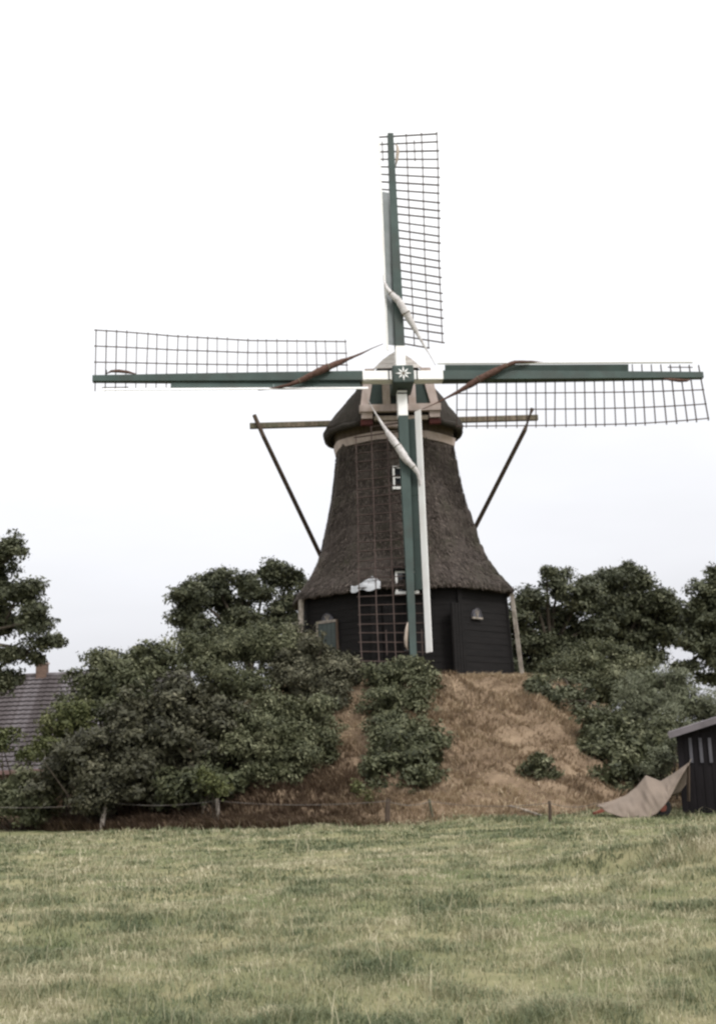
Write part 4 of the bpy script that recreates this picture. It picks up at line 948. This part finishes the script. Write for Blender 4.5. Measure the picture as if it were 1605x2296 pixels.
for (tx, ty, tr) in [(tg.uniform(-0.32, 0.32) * yy_, yy_, tg.uniform(0.12, 0.3)) for yy_ in 8 * (28 / 8) ** tg.random(90)]:
    tall = np.maximum(tall, np.exp(-((x - tx) ** 2 + (y - ty) ** 2) / tr ** 2))
hump = np.exp(-(((x - 4.3) / 0.8) ** 2 + ((y - 17.3) / 1.0) ** 2)); hol = np.exp(-(((x - 3.0) / 0.7) ** 2 + ((y - 17.3) / 0.6) ** 2))
hgt = hgt + 0.055 * tall * g.uniform(0.5, 1.3, n) + 0.2 * hump * g.uniform(0.3, 1.2, n)
dry = np.clip(0.48 + 0.95 * (pat - 0.5) + 0.7 * (pat2 - 0.5) + 1.2 * (pat3 - 0.5) + 0.7 * (stripe - 0.5) - 0.5 * np.clip(tuft - 0.5, 0, 1) + 0.05 * rough - 0.08 * tall + 0.25 * hump - 0.3 * hol, 0.02, 0.98)
var = np.clip(dry + g.normal(0, 0.13, n), 0, 1)
V, T, vv = blades(x, y, z, hgt, np.clip(0.00075 * y, 0.006, 0.03) * g.uniform(0.7, 1.3, n), g.uniform(0.6, 1.9, n), var, 78)
ns_ = 2600                                # seed stalks
ys_ = 7.5 * (31 / 7.5) ** g.random(ns_); xs_ = g.uniform(-1, 1, ns_) * (0.33 * ys_ + 1.6)
V2, T2, v2 = blades(xs_, ys_, field_z(xs_, ys_), g.uniform(0.12, 0.3, ns_), np.clip(0.0005 * ys_, 0.004, 0.012), g.uniform(0.2, 0.9, ns_), g.uniform(0.7, 1.0, ns_), 80)
T = np.concatenate([T, T2 + len(V)]); V = np.concatenate([V, V2]); vv = np.concatenate([vv, v2])
fg = mesh_obj('field_grass', V, T, M['grass'], var=vv); fg['kind'] = 'stuff'; tag(fg, 'short tufted green and straw coloured grass covering the pasture', 'grass')

n = 210000
a = g.uniform(-2.75, -0.35, n) ; r = np.sqrt(g.uniform(4.3 ** 2, 14.6 ** 2, n))
x = MX + r * np.cos(a); y = MY + r * np.sin(a)
cl = fbm(x * 1.6, y * 2.2, 201, 4); pt = fbm(x * 0.5, y * 0.7, 203, 3)
keep = g.random(n) < np.clip(0.25 + 2.0 * (cl - 0.38), 0.12, 1) + 0.6 * np.clip((MX + 0.5 - x) / 3, 0, 1) * np.clip((r - 9.5) / 2, 0, 1)
x, y, r, cl, pt, a = [v[keep] for v in (x, y, r, cl, pt, a)]; n = len(x)
z = ground(x, y)
top_ = np.clip((5.6 - r) / 0.8, 0, 1); ft = np.clip((r - 12.3) / 1.5, 0, 1)
hgt = (0.07 + 0.3 * np.clip(cl - 0.42, 0, 1) + 0.05 * top_) * g.uniform(0.6, 1.5, n)
bracken_shade = np.clip((MX + 0.5 - x) / 3, 0, 1) * np.clip((r - 9.5) / 2, 0, 1); hgt = hgt + 0.22 * bracken_shade * g.random(n)
var = np.clip(0.5 - 0.5 * bracken_shade + 0.9 * (pt - 0.5) + 0.35 * (cl - 0.5) + 0.25 * top_ - 0.1 * ft + g.normal(0, 0.16, n), 0, 1)  # dead bracken at the left foot; its dark tone also holds shade under shrubs
V, T, vv = blades(x, y, z, hgt, g.uniform(0.014, 0.03, n), g.uniform(0.5, 1.5, n), var, 79, dirx=a + g.normal(0, 0.9, n))
mg = mesh_obj('mound_grass', V, T, M['hay'], var=vv); mg['kind'] = 'stuff'; tag(mg, 'trampled dead brown grass covering the mound', 'dry grass')
print('LEAVES', NLEAF, 'objects', len(bpy.data.objects))
